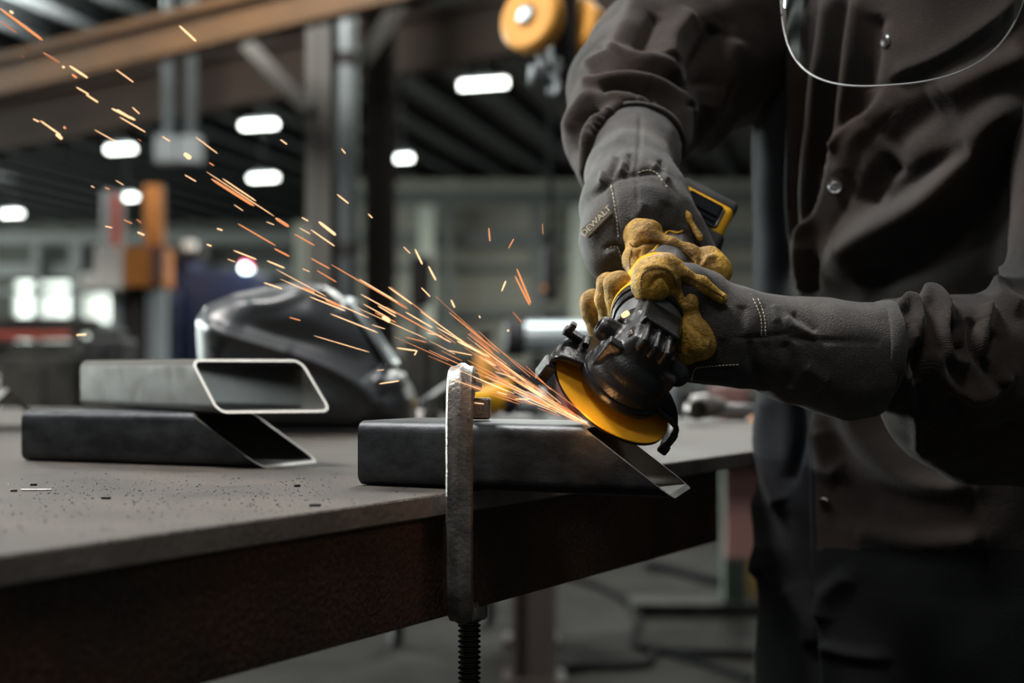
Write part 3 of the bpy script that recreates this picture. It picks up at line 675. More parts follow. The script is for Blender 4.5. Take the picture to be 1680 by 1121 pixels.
# coat body: draped tube of cloth, heading towards the table
def coat():
    zs = np.linspace(0.50, 1.47, 300); n = 420
    key = [  # z, cx, cy, half width, half depth
        (0.50, .475, 1.575, .238, .190), (0.62, .472, 1.570, .232, .185), (0.70, .470, 1.565, .228, .18), (0.77, .468, 1.56, .232, .172), (0.85, .458, 1.55, .222, .168), (0.92, .448, 1.54, .212, .16),
        (1.00, .442, 1.53, .208, .158), (1.10, .438, 1.515, .212, .160), (1.20, .434, 1.505, .215, .155), (1.30, .430, 1.49, .215, .145),
        (1.36, .425, 1.48, .205, .13), (1.41, .42, 1.47, .15, .105), (1.45, .41, 1.455, .085, .08), (1.47, .405, 1.45, .07, .07)]
    kz = [k[0] for k in key]; V = []
    hd = math.radians(222)
    for z in zs:
        cx_, cy_, a, b = [np.interp(z, kz, [k[i] for k in key]) for i in (1, 2, 3, 4)]
        cx_ += 0.026; cy_ -= 0.004
        for i in range(n):
            t = 2 * math.pi * i / n; ct, st = math.cos(t), math.sin(t)
            e = 0.82; u = a * abs(st) ** e * math.copysign(1, st); v = b * abs(ct) ** e * math.copysign(1, ct)
            V.append((cx_ + v * math.cos(hd) + u * math.cos(hd + math.pi / 2), cy_ + v * math.sin(hd) + u * math.sin(hd + math.pi / 2), z))
    i, j = np.meshgrid(np.arange(n), np.arange(len(zs) - 1)); i = i.ravel(); j = j.ravel()
    Q = np.stack([j * n + i, j * n + (i + 1) % n, (j + 1) * n + (i + 1) % n, (j + 1) * n + i], 1)
    return mkmesh('coat', np.array(V), Q)
me = coat(); me.flip_normals() if getno(me)[150 * 420 + 0][1] > 0.9 else None
relax(me, 3)
folds = [
    ([(1262, -40), (1262, 200), (1258, 420), (1262, 560)], 14, 0.006), ([(1285, -40), (1284, 200), (1282, 480)], 9, -0.012),
    ([(1305, -30), (1300, 120), (1294, 240), (1290, 440)], 10, 0.009), ([(1330, -30), (1318, 120), (1308, 260), (1302, 460)], 11, -0.013),
    ([(1368, -30), (1352, 90), (1336, 200), (1322, 330), (1312, 470)], 13, 0.013), ([(1388, -20), (1372, 90), (1358, 190), (1344, 280)], 9, -0.010),
    ([(1412, -20), (1402, 60), (1392, 130), (1376, 210), (1362, 250)], 12, 0.010), ([(1440, 20), (1432, 90), (1420, 150)], 14, -0.010),
    ([(1444, 150), (1424, 178), (1395, 200), (1372, 230), (1358, 270), (1350, 310), (1338, 350), (1318, 380), (1310, 430), (1306, 480)], 26, -0.006, 'step'),
    ([(1470, 178), (1440, 215), (1415, 240), (1400, 290), (1385, 340), (1366, 385), (1360, 430)], 5, -0.0025),
    ([(1425, 205), (1395, 240), (1380, 290)], 16, 0.005),
    ([(1560, 150), (1500, 200), (1455, 240)], 26, -0.010), ([(1470, 260), (1440, 300), (1420, 340)], 20, -0.014),
    ([(1690, 170), (1620, 215), (1570, 290), (1500, 350), (1420, 395), (1350, 450)], 30, 0.022),
    ([(1700, 260), (1640, 300), (1590, 380), (1500, 430), (1400, 470)], 30, -0.020),
    ([(1690, 90), (1600, 130), (1520, 170)], 24, 0.010), ([(1600, 240), (1520, 280), (1450, 330)], 16, -0.010),
    ([(1330, 400), (1322, 440), (1318, 480)], 8, 0.008), ([(1345, 420), (1338, 480)], 7, -0.007),
    ([(1690, -10), (1620, 50), (1540, 100), (1460, 132)], 24, 0.0055, 'step'),
    ([(1680, 300), (1660, 380), (1655, 460)], 22, 0.012),
    ([(1338, 640), (1332, 760), (1336, 900), (1346, 1010), (1348, 1140)], 30, -0.007, 'step'),
    ([(1260, 640), (1250, 720), (1270, 800), (1285, 830)], 14, 0.010), ([(1300, 650), (1306, 720), (1290, 800)], 10, -0.010),
    ([(1238, 800), (1226, 880), (1230, 910), (1252, 950)], 20, 0.011), ([(1345, 700), (1360, 760), (1385, 775)], 16, 0.010),
    ([(1380, 640), (1410, 720), (1500, 790), (1600, 800)], 18, 0.010), ([(1420, 620), (1450, 700), (1540, 740)], 14, -0.010),
    ([(1290, 960), (1320, 1020), (1330, 1060)], 12, 0.008), ([(1350, 1060), (1400, 1075), (1460, 1080)], 10, 0.006),
    ([(1400, 870), (1500, 890), (1620, 885)], 18, 0.006), ([(1400, 940), (1360, 980), (1350, 1020)], 16, 0.008)]
sculpt(me, folds, 0.0035, 11, 1)
ct_ = link('coat', me, M['jacket'], pr, smooth=True)
coat_me = me
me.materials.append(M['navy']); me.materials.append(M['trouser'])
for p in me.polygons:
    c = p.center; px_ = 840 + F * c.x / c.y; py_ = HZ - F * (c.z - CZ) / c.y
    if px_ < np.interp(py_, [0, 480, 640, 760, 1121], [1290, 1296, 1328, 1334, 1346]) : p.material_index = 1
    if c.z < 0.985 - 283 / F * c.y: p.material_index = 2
# seam stitching
stitches(me, [[(1470, 182), (1442, 218), (1418, 244), (1402, 294), (1388, 344), (1368, 388), (1362, 430)]], M['patch'], (ct_,), r=0.0003, step=4)
# snap button
def on1(me, px, py):
    q = onto(me, [(px - 1, py), (px + 1, py)], 2)[0]; return q
q = on1(me, 1372, 306); bm = bmesh.new()
nn = (q[1] * 0.1 + Vector((-0.35, -1, 0.1)).normalized()).normalized(); q = (q[0] + nn * .001, q[1])
add_lathe(bm, q[0] - nn * 0.001, nn, [(0, 0.0068), (0.0024, 0.0072), (0.0034, 0.0066), (0.0030, 0.0056), (0.0024, 0.0051), (0.0036, 0.0038), (0.0036, 0.002), (0.0026, 0.0014), (0.0026, 0.0001)], 32)
sub('snap_button', tomesh(bm), M['steelbright'], ct_, autos=25)
for bx, by in ((1455, 68), (1354, 826)):
    q = on1(me, bx, by)
    if q:
        bm = bmesh.new(); add_lathe(bm, q[0] - q[1] * 0.001, q[1], [(0, 0.006), (0.002, 0.006), (0.003, 0.005), (0.0026, 0.003), (0.0026, 0.0001)], 24)
        sub('snap_button', tomesh(bm), M['steelbright' if by < 100 else 'screw'], ct_, autos=25)

# his right sleeve (upper, image left)
s = SDF((.02, 1.24, 1.08), (.45, 1.80, 1.50), 0.003)
s.chain([(1290, 20, 1.58, .105), (1160, 70, 1.54, .092), (1075, 105, 1.50, .068), (1035, 150, 1.45, .058), (1022, 215, 1.38, .0515), (1020, 262, 1.33, .046)], k=0.03)
s.chain([(1130, 195, 1.50, .035), (1150, 215, 1.52, .025)], k=0.03)
s.chain([(980, 140, 1.44, .018), (1010, 130, 1.42, .02)], k=0.02)
s.chain([(1046, 246, 1.33, .0425), (1046, 262, 1.26, .046), (1046, 320, 1.18, .046)], k=0.006, op='sub')
me = s.mesh('sleeve'); relax(me, 3)
sculpt(me, [
    ([(1050, -20), (1035, 30), (1015, 70), (1000, 95)], 16, 0.010), ([(1080, 20), (1062, 60), (1050, 90)], 12, -0.010),
    ([(957, 118), (985, 100), (1030, 96), (1075, 104), (1120, 130)], 11, 0.010), ([(965, 128), (1000, 118), (1045, 116), (1090, 130), (1120, 150)], 8, -0.011),
    ([(955, 152), (975, 134), (1020, 128), (1065, 133), (1105, 152), (1140, 185)], 9, 0.010), ([(985, 152), (1010, 143), (1045, 148), (1080, 165)], 9, -0.012),
    ([(932, 225), (940, 190), (965, 160), (1000, 160), (1045, 166), (1075, 165)], 9, 0.008), ([(945, 260), (948, 215), (965, 190), (985, 178)], 8, -0.010),
    ([(964, 310), (962, 240), (978, 200), (1010, 180), (1050, 172)], 8, 0.009), ([(1100, 190), (1085, 160), (1060, 140)], 8, -0.006),
    ([(1120, 175), (1125, 215), (1115, 262)], 12, 0.010), ([(1140, 20), (1105, 60), (1095, 100)], 16, 0.010), ([(1180, 40), (1150, 100), (1150, 150)], 18, -0.010),
    ([(1210, 60), (1190, 130), (1165, 190)], 18, 0.010)], 0.0022, 22, 5)
slv = link('sleeve', me, M['jacket'], pr, smooth=True)
# his left sleeve (image right), gathered in loose folds behind the glove cuff
s = SDF((.25, 1.04, .80), (.74, 1.50, 1.46), 0.003)
s.chain([(1405, 572, 1.15, .030), (1470, 580, 1.17, .040), (1560, 590, 1.19, .050), (1680, 590, 1.22, .062), (1790, 560, 1.25, .070)], k=0.02)
s.cap(P(1790, 560, 1.25), (.58, 1.34, 1.34), .072, .10, .03)
s.chain([(1500, 620, 1.20, .036), (1540, 680, 1.23, .036), (1590, 720, 1.26, .04)], k=0.03)
s.chain([(1620, 640, 1.22, .050), (1700, 690, 1.26, .06)], k=0.03)
me = s.mesh('sleeve'); relax(me, 3)
sculpt(me, [
    ([(1452, 500), (1466, 540), (1470, 590), (1452, 650)], 10, 0.006), ([(1468, 512), (1490, 500), (1505, 520), (1498, 560), (1478, 590), (1478, 612), (1500, 618)], 8, 0.012),
    ([(1482, 530), (1492, 560), (1484, 600)], 6, -0.012), ([(1512, 560), (1504, 610), (1508, 690)], 9, -0.011),
    ([(1505, 500), (1530, 488), (1552, 510), (1545, 550), (1560, 590), (1590, 590)], 9, 0.013), ([(1568, 520), (1564, 560), (1580, 575)], 9, -0.014),
    ([(1530, 570), (1545, 620), (1600, 650), (1660, 610)], 14, 0.011), ([(1600, 520), (1596, 560), (1612, 600)], 10, -0.008), ([(1622, 500), (1612, 550), (1620, 600)], 10, 0.010),
    ([(1650, 430), (1640, 480), (1680, 510)], 14, 0.010), ([(1500, 620), (1506, 690), (1508, 740)], 9, 0.008), ([(1560, 640), (1600, 720), (1680, 700)], 16, -0.009),
    ([(1640, 640), (1620, 600), (1640, 540)], 12, -0.008)], 0.0015, 26, 9)
slv2 = link('sleeve', me, M['jacket'], pr, smooth=True)

# ---------- his left glove (image right), gripping the housing from below
s = SDF((.035, 1.02, .88), (.36, 1.28, 1.13), 0.0017)
s.chain([(1440, 575, 1.135, .0385), (1350, 570, 1.13, .0365), (1290, 564, 1.13, .034), (1245, 556, 1.13, .033), (1200, 548, 1.125, .034), (1160, 540, 1.125, .034)], k=0.012)
s.chain([(1300, 610, 1.13, .020), (1390, 622, 1.135, .024), (1440, 622, 1.137, .022)], k=0.03)
CUT = (P(1500, 578, 1.137), P(1440, 575, 1.135))
s.chain([(1215, 596, 1.12, .017), (1130, 592, 1.115, .017)], k=0.015)
s.chain([(1175, 520, 1.125, .03), (1150, 490, 1.115, .021), (1122, 470, 1.10, .0165), (1108, 462, 1.097, .0140)], k=0.010)
s.chain([(1150, 545, 1.14, .024), (1095, 585, 1.175, .014), (1040, 566, 1.17, .0125), (1022, 520, 1.145, .011)], k=0.006)
s.chain([(1150, 535, 1.16, .022), (1090, 580, 1.20, .013), (1025, 562, 1.195, .012), (1003, 520, 1.165, .0108)], k=0.006)
s.chain([(1150, 530, 1.18, .020), (1080, 575, 1.225, .013), (1005, 570, 1.215, .012), (984, 535, 1.205, .0105)], k=0.006)
s.chain([(1150, 520, 1.19, .018), (1080, 560, 1.245, .012), (1015, 560, 1.24, .010), (996, 530, 1.235, .009)], k=0.006)
ax0 = (P(1440, 575, 1.135) - P(1350, 570, 1.13)).normalized(); s.box(P(1450, 578, 1.135) + ax0 * .05, ax0 * .05, (0, .08, 0), (0, 0, .08), .001, .002, 'sub')
me = s.mesh('glove'); relax(me, 2)
sculpt(me, [([(1250, 496), (1252, 530), (1248, 556), (1258, 580)], 6, -0.0016), ([(1200, 555), (1250, 553), (1290, 548), (1310, 556), (1440, 562)], 4, -0.0022),
            ([(1288, 520), (1300, 534), (1322, 545), (1340, 556)], 7, 0.004), ([(1300, 512), (1320, 528), (1340, 545)], 6, -0.003), ([(1285, 560), (1300, 600), (1290, 640)], 12, -0.004),
            ([(1270, 500), (1275, 530)], 7, 0.002), ([(1220, 500), (1215, 550)], 9, -0.002), ([(1190, 500), (1185, 560)], 8, 0.002),
            ([(1320, 600), (1360, 630)], 12, 0.003), ([(1200, 606), (1100, 604)], 4, -0.002), ([(1230, 555), (1235, 600), (1255, 640)], 9, -0.003)], 0.0014, 30, 2)
gl_l = link('glove', me, M['glove'], pr, smooth=True); gl_l['label'] = 'dark leather glove with a long cuff on the nearer hand'
L_me = me
stitches(me, [[(1235, 491), (1247, 520), (1249, 552)], [(1243, 491), (1254, 520), (1256, 552)], [(1135, 622), (1140, 606), (1158, 601), (1215, 598)]], M['stitch'], (gl_l,), r=0.0005, step=5.5)
# cuff binding
bm = bmesh.new(); axd = (P(1440, 575, 1.135) - P(1350, 570, 1.13)).normalized(); cc = P(1441, 575, 1.135)
add_lathe(bm, cc - axd * 0.004, axd, [(0, .0392), (0.001, .0402), (0.011, .0412), (0.0125, .0395), (0.011, .0375), (0, .0372)], 64, sx=1.0, sy=0.99)
cm = tomesh(bm); sculpt(cm, [], 0.0012, 40, 4); sub('cuff_binding', cm, M['glove'], gl_l, smooth=True)
# yellow leather of thumb, finger tips, palm patch
s = SDF((.035, 1.02, .93), (.22, 1.27, 1.12), 0.0014)
s.chain([(1104, 458, 1.092, .0145), (1086, 450, 1.086, .0155), (1072, 456, 1.083, .0158), (1067, 468, 1.083, .0148)], k=0.005)
s.chain([(1108, 476, 1.090, .008), (1127, 496, 1.089, .0075), (1133, 520, 1.092, .006), (1128, 548, 1.092, .008)], k=0.005)
s.chain([(1100, 446, 1.082, .0050), (1122, 453, 1.0835, .0052), (1150, 466, 1.0880, .0056), (1184, 489, 1.0890, .0048)], k=0.004)
s.chain([(1140, 548, 1.090, .0125), (1146, 563, 1.090, .0125), (1125, 580, 1.094, .008), (1095, 588, 1.10, .005)], k=0.006)
s.chain([(1023, 530, 1.146, .0115), (1018, 490, 1.125, .0122), (1014, 468, 1.12, .0118)], k=0.004)
s.chain([(1005, 528, 1.166, .0112), (1000, 490, 1.15, .0115), (999, 468, 1.145, .0105)], k=0.004)
s.chain([(985, 540, 1.206, .0112), (975, 505, 1.198, .0115), (972, 496, 1.195, .011)], k=0.004)
me = s.mesh('leather'); relax(me, 2)
sculpt(me, [([(1068, 478), (1072, 462), (1088, 455), (1100, 470), (1108, 480)], 4, -0.003), ([(1055, 440), (1080, 436), (1100, 446), (1112, 465)], 4, 0.0015),
            ([(1120, 455), (1125, 480), (1122, 500)], 4, -0.003), ([(1130, 530), (1145, 545), (1165, 560)], 4, -0.002), ([(1010, 480), (1025, 478)], 3, -0.0015), ([(1005, 500), (1028, 498)], 3, -0.0015),
            ([(1140, 462), (1165, 478)], 3, -0.001)], 0.0011, 60, 3)
yl = sub('leather_palm', me, M['yleather'], gl_l, smooth=True); yl['label'] = 'yellow leather palm, thumb and finger tips'
Ystit = me
stitches(me, [[(1052, 474), (1054, 452), (1068, 441), (1090, 440), (1104, 452), (1110, 472)], [(1006, 470), (1009, 500), (1012, 530)], [(1125, 452), (1160, 470), (1188, 488)], [(1112, 575), (1140, 585), (1160, 578), (1166, 556)]], M['ystitch'], (gl_l,), name='palm_stitching', r=0.0005, step=4.5)

# ---------- his right glove (image left/top), over the rear barrel
s = SDF((.03, 1.10, .99), (.24, 1.42, 1.26), 0.0017)
s.chain([(1046, 226, 1.345, .0435), (1040, 262, 1.315, .0405), (1033, 290, 1.275, .0375), (1040, 325, 1.245, .040), (1052, 365, 1.22, .041)], k=0.012)
s.chain([(1015, 350, 1.235, .030), (1006, 400, 1.215, .024), (1008, 428, 1.205, .0195)], k=0.02)
s.chain([(1075, 330, 1.24, .026), (1090, 365, 1.225, .023), (1118, 398, 1.222, .0175), (1152, 424, 1.215, .014)], k=0.02)
s.box(P(1045, 238, 1.335) + (P(1046, 226, 1.345) - P(1040, 262, 1.315)).normalized() * .04, (.08, 0, 0), (0, .056, -.056), (P(1046, 226, 1.345) - P(1040, 262, 1.315)).normalized() * .04, .001, .002, 'sub')
s.chain([(1008, 425, 1.215, .018), (1050, 450, 1.25, .015), (1100, 455, 1.27, .013)], k=0.01)
s.chain([(1015, 400, 1.235, .018), (1060, 425, 1.28, .014), (1115, 430, 1.285, .012)], k=0.01)
s.chain([(1020, 380, 1.25, .018), (1070, 400, 1.30, .013), (1120, 405, 1.295, .012)], k=0.01)
me = s.mesh('glove'); relax(me, 2)
sculpt(me, [([(968, 325), (990, 305), (1010, 292), (1040, 285), (1070, 281), (1092, 290)], 6, -0.0045), ([(1050, 190), (1050, 230), (1046, 262), (1042, 282)], 4, -0.002),
            ([(1000, 290), (1008, 270), (1010, 255)], 5, -0.004), ([(1018, 284), (1024, 265)], 4, 0.003), ([(1030, 280), (1034, 262), (1032, 250)], 4, -0.004), ([(985, 300), (990, 280)], 5, 0.003),
            ([(1070, 270), (1085, 285), (1095, 300)], 6, 0.005), ([(1082, 262), (1090, 275)], 5, -0.004),
            ([(1003, 305), (1010, 350), (1015, 392)], 5, -0.0025), ([(990, 410), (1010, 403), (1020, 420), (1024, 442)], 4, -0.004), ([(998, 420), (1005, 412)], 8, 0.003),
            ([(1045, 295), (1046, 350)], 3, -0.0012), ([(1040, 365), (1050, 345), (1055, 330)], 9, 0.0025), ([(1100, 330), (1085, 370), (1100, 400)], 10, -0.003), ([(1125, 370), (1110, 400)], 8, 0.003)], 0.0014, 30, 6)
gl_r = link('glove', me, M['glove'], pr, smooth=True); gl_r['label'] = 'dark leather glove with a gathered cuff on the farther hand'
stitches(me, [[(1003, 305), (1009, 340), (1013, 370), (1014, 392)], [(995, 411), (1010, 404), (1017, 420), (1022, 440)], [(1047, 284), (1058, 280), (1072, 281), (1082, 290), (1094, 308)]], M['stitch'], (gl_r,), r=0.0005, step=6)
bm = bmesh.new(); axd = (P(1046, 226, 1.345) - P(1040, 262, 1.315)).normalized(); c0 = P(1045, 238, 1.335)
pts = []
for i in range(60):
    a = 2 * math.pi * i / 60; x, y, d = frame(axd); rr = .0438
    pts.append(c0 + (x * math.cos(a) + y * math.sin(a)) * rr)
add_tube(bm, pts, 0.0028, 8, closed=True); cm = tomesh(bm); sculpt(cm, [], 0.001, 40, 4); sub('cuff_binding', cm, M['glove'], gl_r, smooth=True)
# name patch on the side of the hand
q0 = onto(gl_r.data, [(976, 362), (990, 362)], 3)
if all(q0):
    nn = (q0[1][1] + Vector((-0.35, -1.0, 0.1)).normalized() * .3).normalized()
    ctr = q0[1][0]; tx = (Vector((0.42, -0.5, 0.72))); tx = (tx - nn * tx.dot(nn)).normalized(); ty = nn.cross(tx)
    bm = bmesh.new(); add_box(bm, ctr - tx * 0.002, tx * 0.0145, ty * 0.0058, nn * 0.0016, 0.0008, 1)
    pt = sub('name_patch', tomesh(bm), M['patch'], gl_r)
    fc = bpy.data.curves.new('lettering', 'FONT'); fc.body = 'DEWALT'; fc.size = 0.0082; fc.align_x = 'CENTER'; fc.align_y = 'CENTER'; fc.extrude = 0.0002
    fo = bpy.data.objects.new('t', fc); COL.objects.link(fo); bpy.context.view_layer.update()
    tm = bpy.data.meshes.new_from_object(fo.evaluated_get(bpy.context.evaluated_depsgraph_get())); bpy.data.objects.remove(fo)
    tm.transform(Matrix.LocRotScale(ctr - tx * 0.002 + nn * 0.0018, Matrix((tx, ty, nn)).transposed().to_quaternion(), None))
    tm.materials.clear(); lt = sub('patch_lettering', tm, M['stitch'], gl_r)
# yellow leather: ring of thumb and forefinger around the barrel
s = SDF((.06, 1.08, 1.02), (.22, 1.28, 1.14), 0.0014)
s.chain([(1048, 383, 1.18, .0125), (1062, 388, 1.175, .013), (1070, 396, 1.172, .0085)], k=0.008)
s.chain([(1052, 392, 1.175, .011), (1043, 425, 1.165, .0095), (1048, 452, 1.155, .009)], k=0.008)
s.chain([(1065, 398, 1.170, .0075), (1100, 402, 1.168, .0058), (1130, 414, 1.168, .006), (1146, 436, 1.165, .0085)], k=0.006)
s.chain([(1160, 428, 1.175, .0125), (1172, 445, 1.17, .0135), (1170, 458, 1.17, .011), (1148, 448, 1.165, .007)], k=0.006)
s.chain([(1106, 325, 1.205, .0030), (1127, 355, 1.198, .0032), (1148, 390, 1.192, .0030)], k=0.004)
me = s.mesh('leather'); relax(me, 2)
sculpt(me, [([(1040, 405), (1060, 398), (1088, 402)], 3, -0.003), ([(1150, 420), (1148, 440), (1160, 455), (1150, 460)], 4, -0.003), ([(1175, 420), (1160, 425), (1148, 440)], 4, 0.002), ([(1045, 430), (1050, 410)], 3, -0.002)], 0.0012, 60, 8)
yr = sub('leather_palm', me, M['yleather'], gl_r, smooth=True); yr['label'] = 'yellow leather forefinger and thumb'
stitches(me, [[(1034, 400), (1040, 405), (1060, 401), (1090, 403), (1120, 412), (1140, 430)], [(1036, 412), (1033, 430), (1038, 455)]], M['ystitch'], (gl_r,), name='palm_stitching', r=0.0005, step=4.5)

# ---------- clear face shield hanging in front of the chest
fs_c = P(1500, -230, 1.33); fs = []
nu, nv = 72, 44
def shield(u, v, off=0.0):
    # u in -1..1 across, v 0 top..1 bottom; wraps about a vertical axis tilted with the head
    half = 0.128 * (1 - max(0, v - 0.45) ** 2.2 * 0) 
    hd = math.radians(222 + 28)
    ang = u * 1.18
    R_ = 0.118 + off
    x = math.sin(ang) * R_; y = math.cos(ang) * R_
    return Vector((fs_c.x + y * math.cos(hd) - x * math.sin(hd), fs_c.y + y * math.sin(hd) + x * math.cos(hd), 0)), ang
zbot = P(1430, 143, 1.2).z
def sh_pt(u, t, off):
    b, ang = shield(u, 0, off)
    zb_ = zbot + 0.155 * (1 - math.sqrt(max(0, 1 - abs(u) ** 2.3)))   # rounded lower rim
    z = 1.50 + (zb_ - 1.50) * t
    f_ = (1.50 - z) * 0.13
    return Vector((b.x - f_ * 0.55, b.y - f_ * 0.75, z))
V, Q = [], []
for off in (0, 0.0012):
    for i in range(nu + 1):
        for j in range(nv + 1):
            u = -0.995 + 1.99 * i / nu; V.append(sh_pt(math.sin(u * math.pi / 2) , j / nv, off))
W_ = nv + 1; H_ = (nu + 1) * W_
for i in range(nu):
    for j in range(nv):
        a = i * W_ + j; Q.append((a, a + 1, a + W_ + 1, a + W_)); a += H_; Q.append((a, a + W_, a + W_ + 1, a + 1))
me = mkmesh('shield', np.array([list(v) for v in V]), np.array(Q))
shd = link('face_shield', me, M['visor'], pr, smooth=True); shd['label'] = 'clear curved face shield'
bm = bmesh.new(); pts = [sh_pt(math.sin((-0.995 + 1.99 * i / 140) * math.pi / 2), 1.0, 0.0006) for i in range(141)]
add_tube(bm, pts, 0.00075, 6); sub('shield_rim', tomesh(bm), M['visoredge'], shd)
bm = bmesh.new()      # headgear band and brow holder above the frame
pts = [sh_pt(math.sin((-0.995 + 1.99 * i / 40) * math.pi / 2), 0.0, 0.004) for i in range(41)]
add_tube(bm, pts, 0.012, 8); add_tube(bm, [pts[0], (.44, 1.52, 1.60), pts[-1]], 0.006, 8); sub('brow_holder', tomesh(bm), M['rubber'], shd, smooth=True)

# ============================================================ WELDING HELMET on the table
wh = thing('welding_helmet', P(510, 709, 2.1), 'dark grey welding helmet lying on the table behind the steel tubes', 'welding helmet')
hc = 2.13
lo = np.array(P(310, 725, 1.9)) - .05; hi = np.array(P(700, 440, 2.35)) + .03
s = SDF(lo, hi, 0.0032)
prof = [(338, 530), (352, 505), (400, 485), (455, 474), (505, 468), (540, 473), (562, 490), (586, 524), (618, 572), (645, 606), (670, 630), (680, 655), (680, 704), (560, 708), (420, 706), (345, 700)]
pp = [P(a, b, hc) for a, b in prof]; XX, ZZ = np.meshgrid(s.ax[0], s.ax[2], indexing='ij')
dmin = np.full(XX.shape, 1e9); ins = np.zeros(XX.shape, bool)
for i in range(len(pp)):
    ax_, az = pp[i].x, pp[i].z; bx, bz = pp[(i + 1) % len(pp)].x, pp[(i + 1) % len(pp)].z; dx, dz = bx - ax_, bz - az
    t = np.clip(((XX - ax_) * dx + (ZZ - az) * dz) / (dx * dx + dz * dz), 0, 1)
    dmin = np.minimum(dmin, np.hypot(XX - ax_ - t * dx, ZZ - az - t * dz))
    c_ = ((az > ZZ) != (bz > ZZ)) & (XX < (bx - ax_) * (ZZ - az) / (bz - az + 1e-12) + ax_); ins ^= c_
d2 = np.where(ins, -dmin, dmin)[:, None, :]
yy = np.abs(s.ax[1] - hc)[None, :, None]
wdh = 0.118
a_ = np.maximum(d2 + 0.06, 0); b_ = np.maximum(yy - wdh + 0.06, 0)
s.f = (np.sqrt(a_ ** 2 + b_ ** 2) - 0.06 + np.minimum(np.maximum(d2 + .06, yy - wdh + .06), 0)).astype(np.float32)
s.f = np.maximum(s.f, (TZ + 0.001 - s.ax[2])[None, None, :].astype(np.float32))
me = s.mesh('helmet'); relax(me, 3)
sculpt(me, [([(340, 528), (360, 545), (420, 562), (500, 588), (560, 615), (610, 650), (650, 700)], 11, 0.010),
            ([(375, 520), (440, 545), (520, 560), (590, 590), (620, 615)], 22, -0.009), ([(460, 590), (540, 625), (600, 680)], 24, -0.006),
            ([(400, 500), (450, 498), (500, 480), (540, 482)], 10, 0.006), ([(555, 500), (580, 540), (605, 580), (620, 606)], 13, 0.007),
            ([(585, 510), (610, 552), (636, 596)], 12, -0.009), ([(612, 620), (640, 630), (665, 615)], 9, 0.007), ([(625, 640), (645, 700)], 12, -0.006)], 0)
wsh = link('helmet_shell', me, M['helmet'], wh, smooth=True)
# glossy lens and its bright frame on the sloping front
bm = bmesh.new()
A, B = P(592, 500, 2.06), P(652, 603, 2.06); dz = (B - A)
for yy0, yy1 in ((2.055, 2.21),):
    c = (P(572, 500, hc) + P(640, 604, hc)) / 2 + Vector((0.003, 0, 0.003)); d = (P(640, 604, hc) - P(572, 500, hc)).normalized(); nrm = Vector((-d.z, 0, d.x))
    if nrm.x < 0: nrm = -nrm
    add_box(bm, c - nrm * .003, d * 0.053, (0, 0.062, 0), nrm * 0.006, 0.004, 2)
sub('lens', tomesh(bm), M['lens'], wsh)
bm = bmesh.new(); pts = []
for u, v in ((-1, -1), (1, -1), (1, 1), (-1, 1)): pts.append(c + d * 0.056 * u + Vector((0, 0.067 * v, 0)) + nrm * 0.004)
pts.append(pts[0]); add_tube(bm, [p for a, b in zip(pts, pts[1:]) for p in (a.lerp(b, .05), a.lerp(b, .5), a.lerp(b, .95))], 0.0042, 8, closed=True)
sub('lens_frame', tomesh(bm), M['silver'], wsh, smooth=True)
bm = bmesh.new(); add_cyl(bm, P(352, 572, 2.0) , P(352, 572, 2.03) + Vector((0, .01, 0)), 0.006, 14); sub('pivot_knob', tomesh(bm), M['rubber'], wsh)
bm = bmesh.new(); add_box(bm, P(512, 709, hc) + Vector((0, 0, 0.004)), (0.15, 0, 0), (0, 0.105, 0), (0, 0, 0.004), 0.003, 2)
sub('bottom_edge', tomesh(bm), M['rubber'], wsh)

# ============================================================ THINGS AT THE BACK OF THE TABLE AND ON THE BENCH BEHIND
def zt_(px, Y, z=TZ): return Vector(((px - 840) / F * Y, Y, z))
# yellow tool behind the clamp
t = thing('cordless_grinder', zt_(805, 2.62), 'yellow and black power tool lying on the table behind the clamp', 'power tool')
s = SDF(np.array(zt_(740, 2.5)) - (.05, .06, .01), np.array(zt_(880, 2.75)) + (.05, .06, .12), .003)
s.cap(zt_(775, 2.6, .935), zt_(826, 2.62, .94), .026, .024, .01); s.cap(zt_(800, 2.6, .945), zt_(834, 2.62, .967), .014, .009, .01); s.cap(zt_(770, 2.6, .922), zt_(762, 2.6, .945), .02, .02, .01)
me = s.mesh('h'); relax(me, 2); link('housing', me, M['yellow'], t, smooth=True)
bm = bmesh.new(); add_lathe(bm, zt_(826, 2.62, .935), (1, 0.1, 0), [(0, .025), (.012, .026), (.02, .022), (.03, .02)], 24); link('collar', tomesh(bm), M['rubber'], t, autos=30)
bm = bmesh.new(); add_lathe(bm, zt_(848, 2.62, .93), (1, 0.1, 0), [(0, .018), (.04, .018), (.045, .03), (.05, .03)], 24); link('gear_head', tomesh(bm), M['galv'], t, autos=30)
# hand tool right
t = thing('air_wrench', zt_(1190, 2.42), 'silver air wrench lying on the table beside the coat', 'tool')
bm = bmesh.new(); add_lathe(bm, zt_(1133, 2.42, .93), (1, 0.2, 0), [(0, .012), (.004, .02), (.03, .022), (.045, .016), (.06, .013)], 20); link('head', tomesh(bm), M['clamp'], t, autos=30)
bm = bmesh.new(); add_lathe(bm, zt_(1185, 2.43, .925), (1, 0.1, -.02), [(0, .011), (.03, .010), (.09, .009), (.095, .007)], 16); link('handle', tomesh(bm), M['steelbright'], t, autos=30)
bm = bmesh.new(); add_lathe(bm, zt_(1138, 2.40, .926), (0.3, -1, 0), [(0, .018), (.02, .018), (.022, .010), (.012, .010)], 20); link('socket', tomesh(bm), M['screw'], t, autos=30)
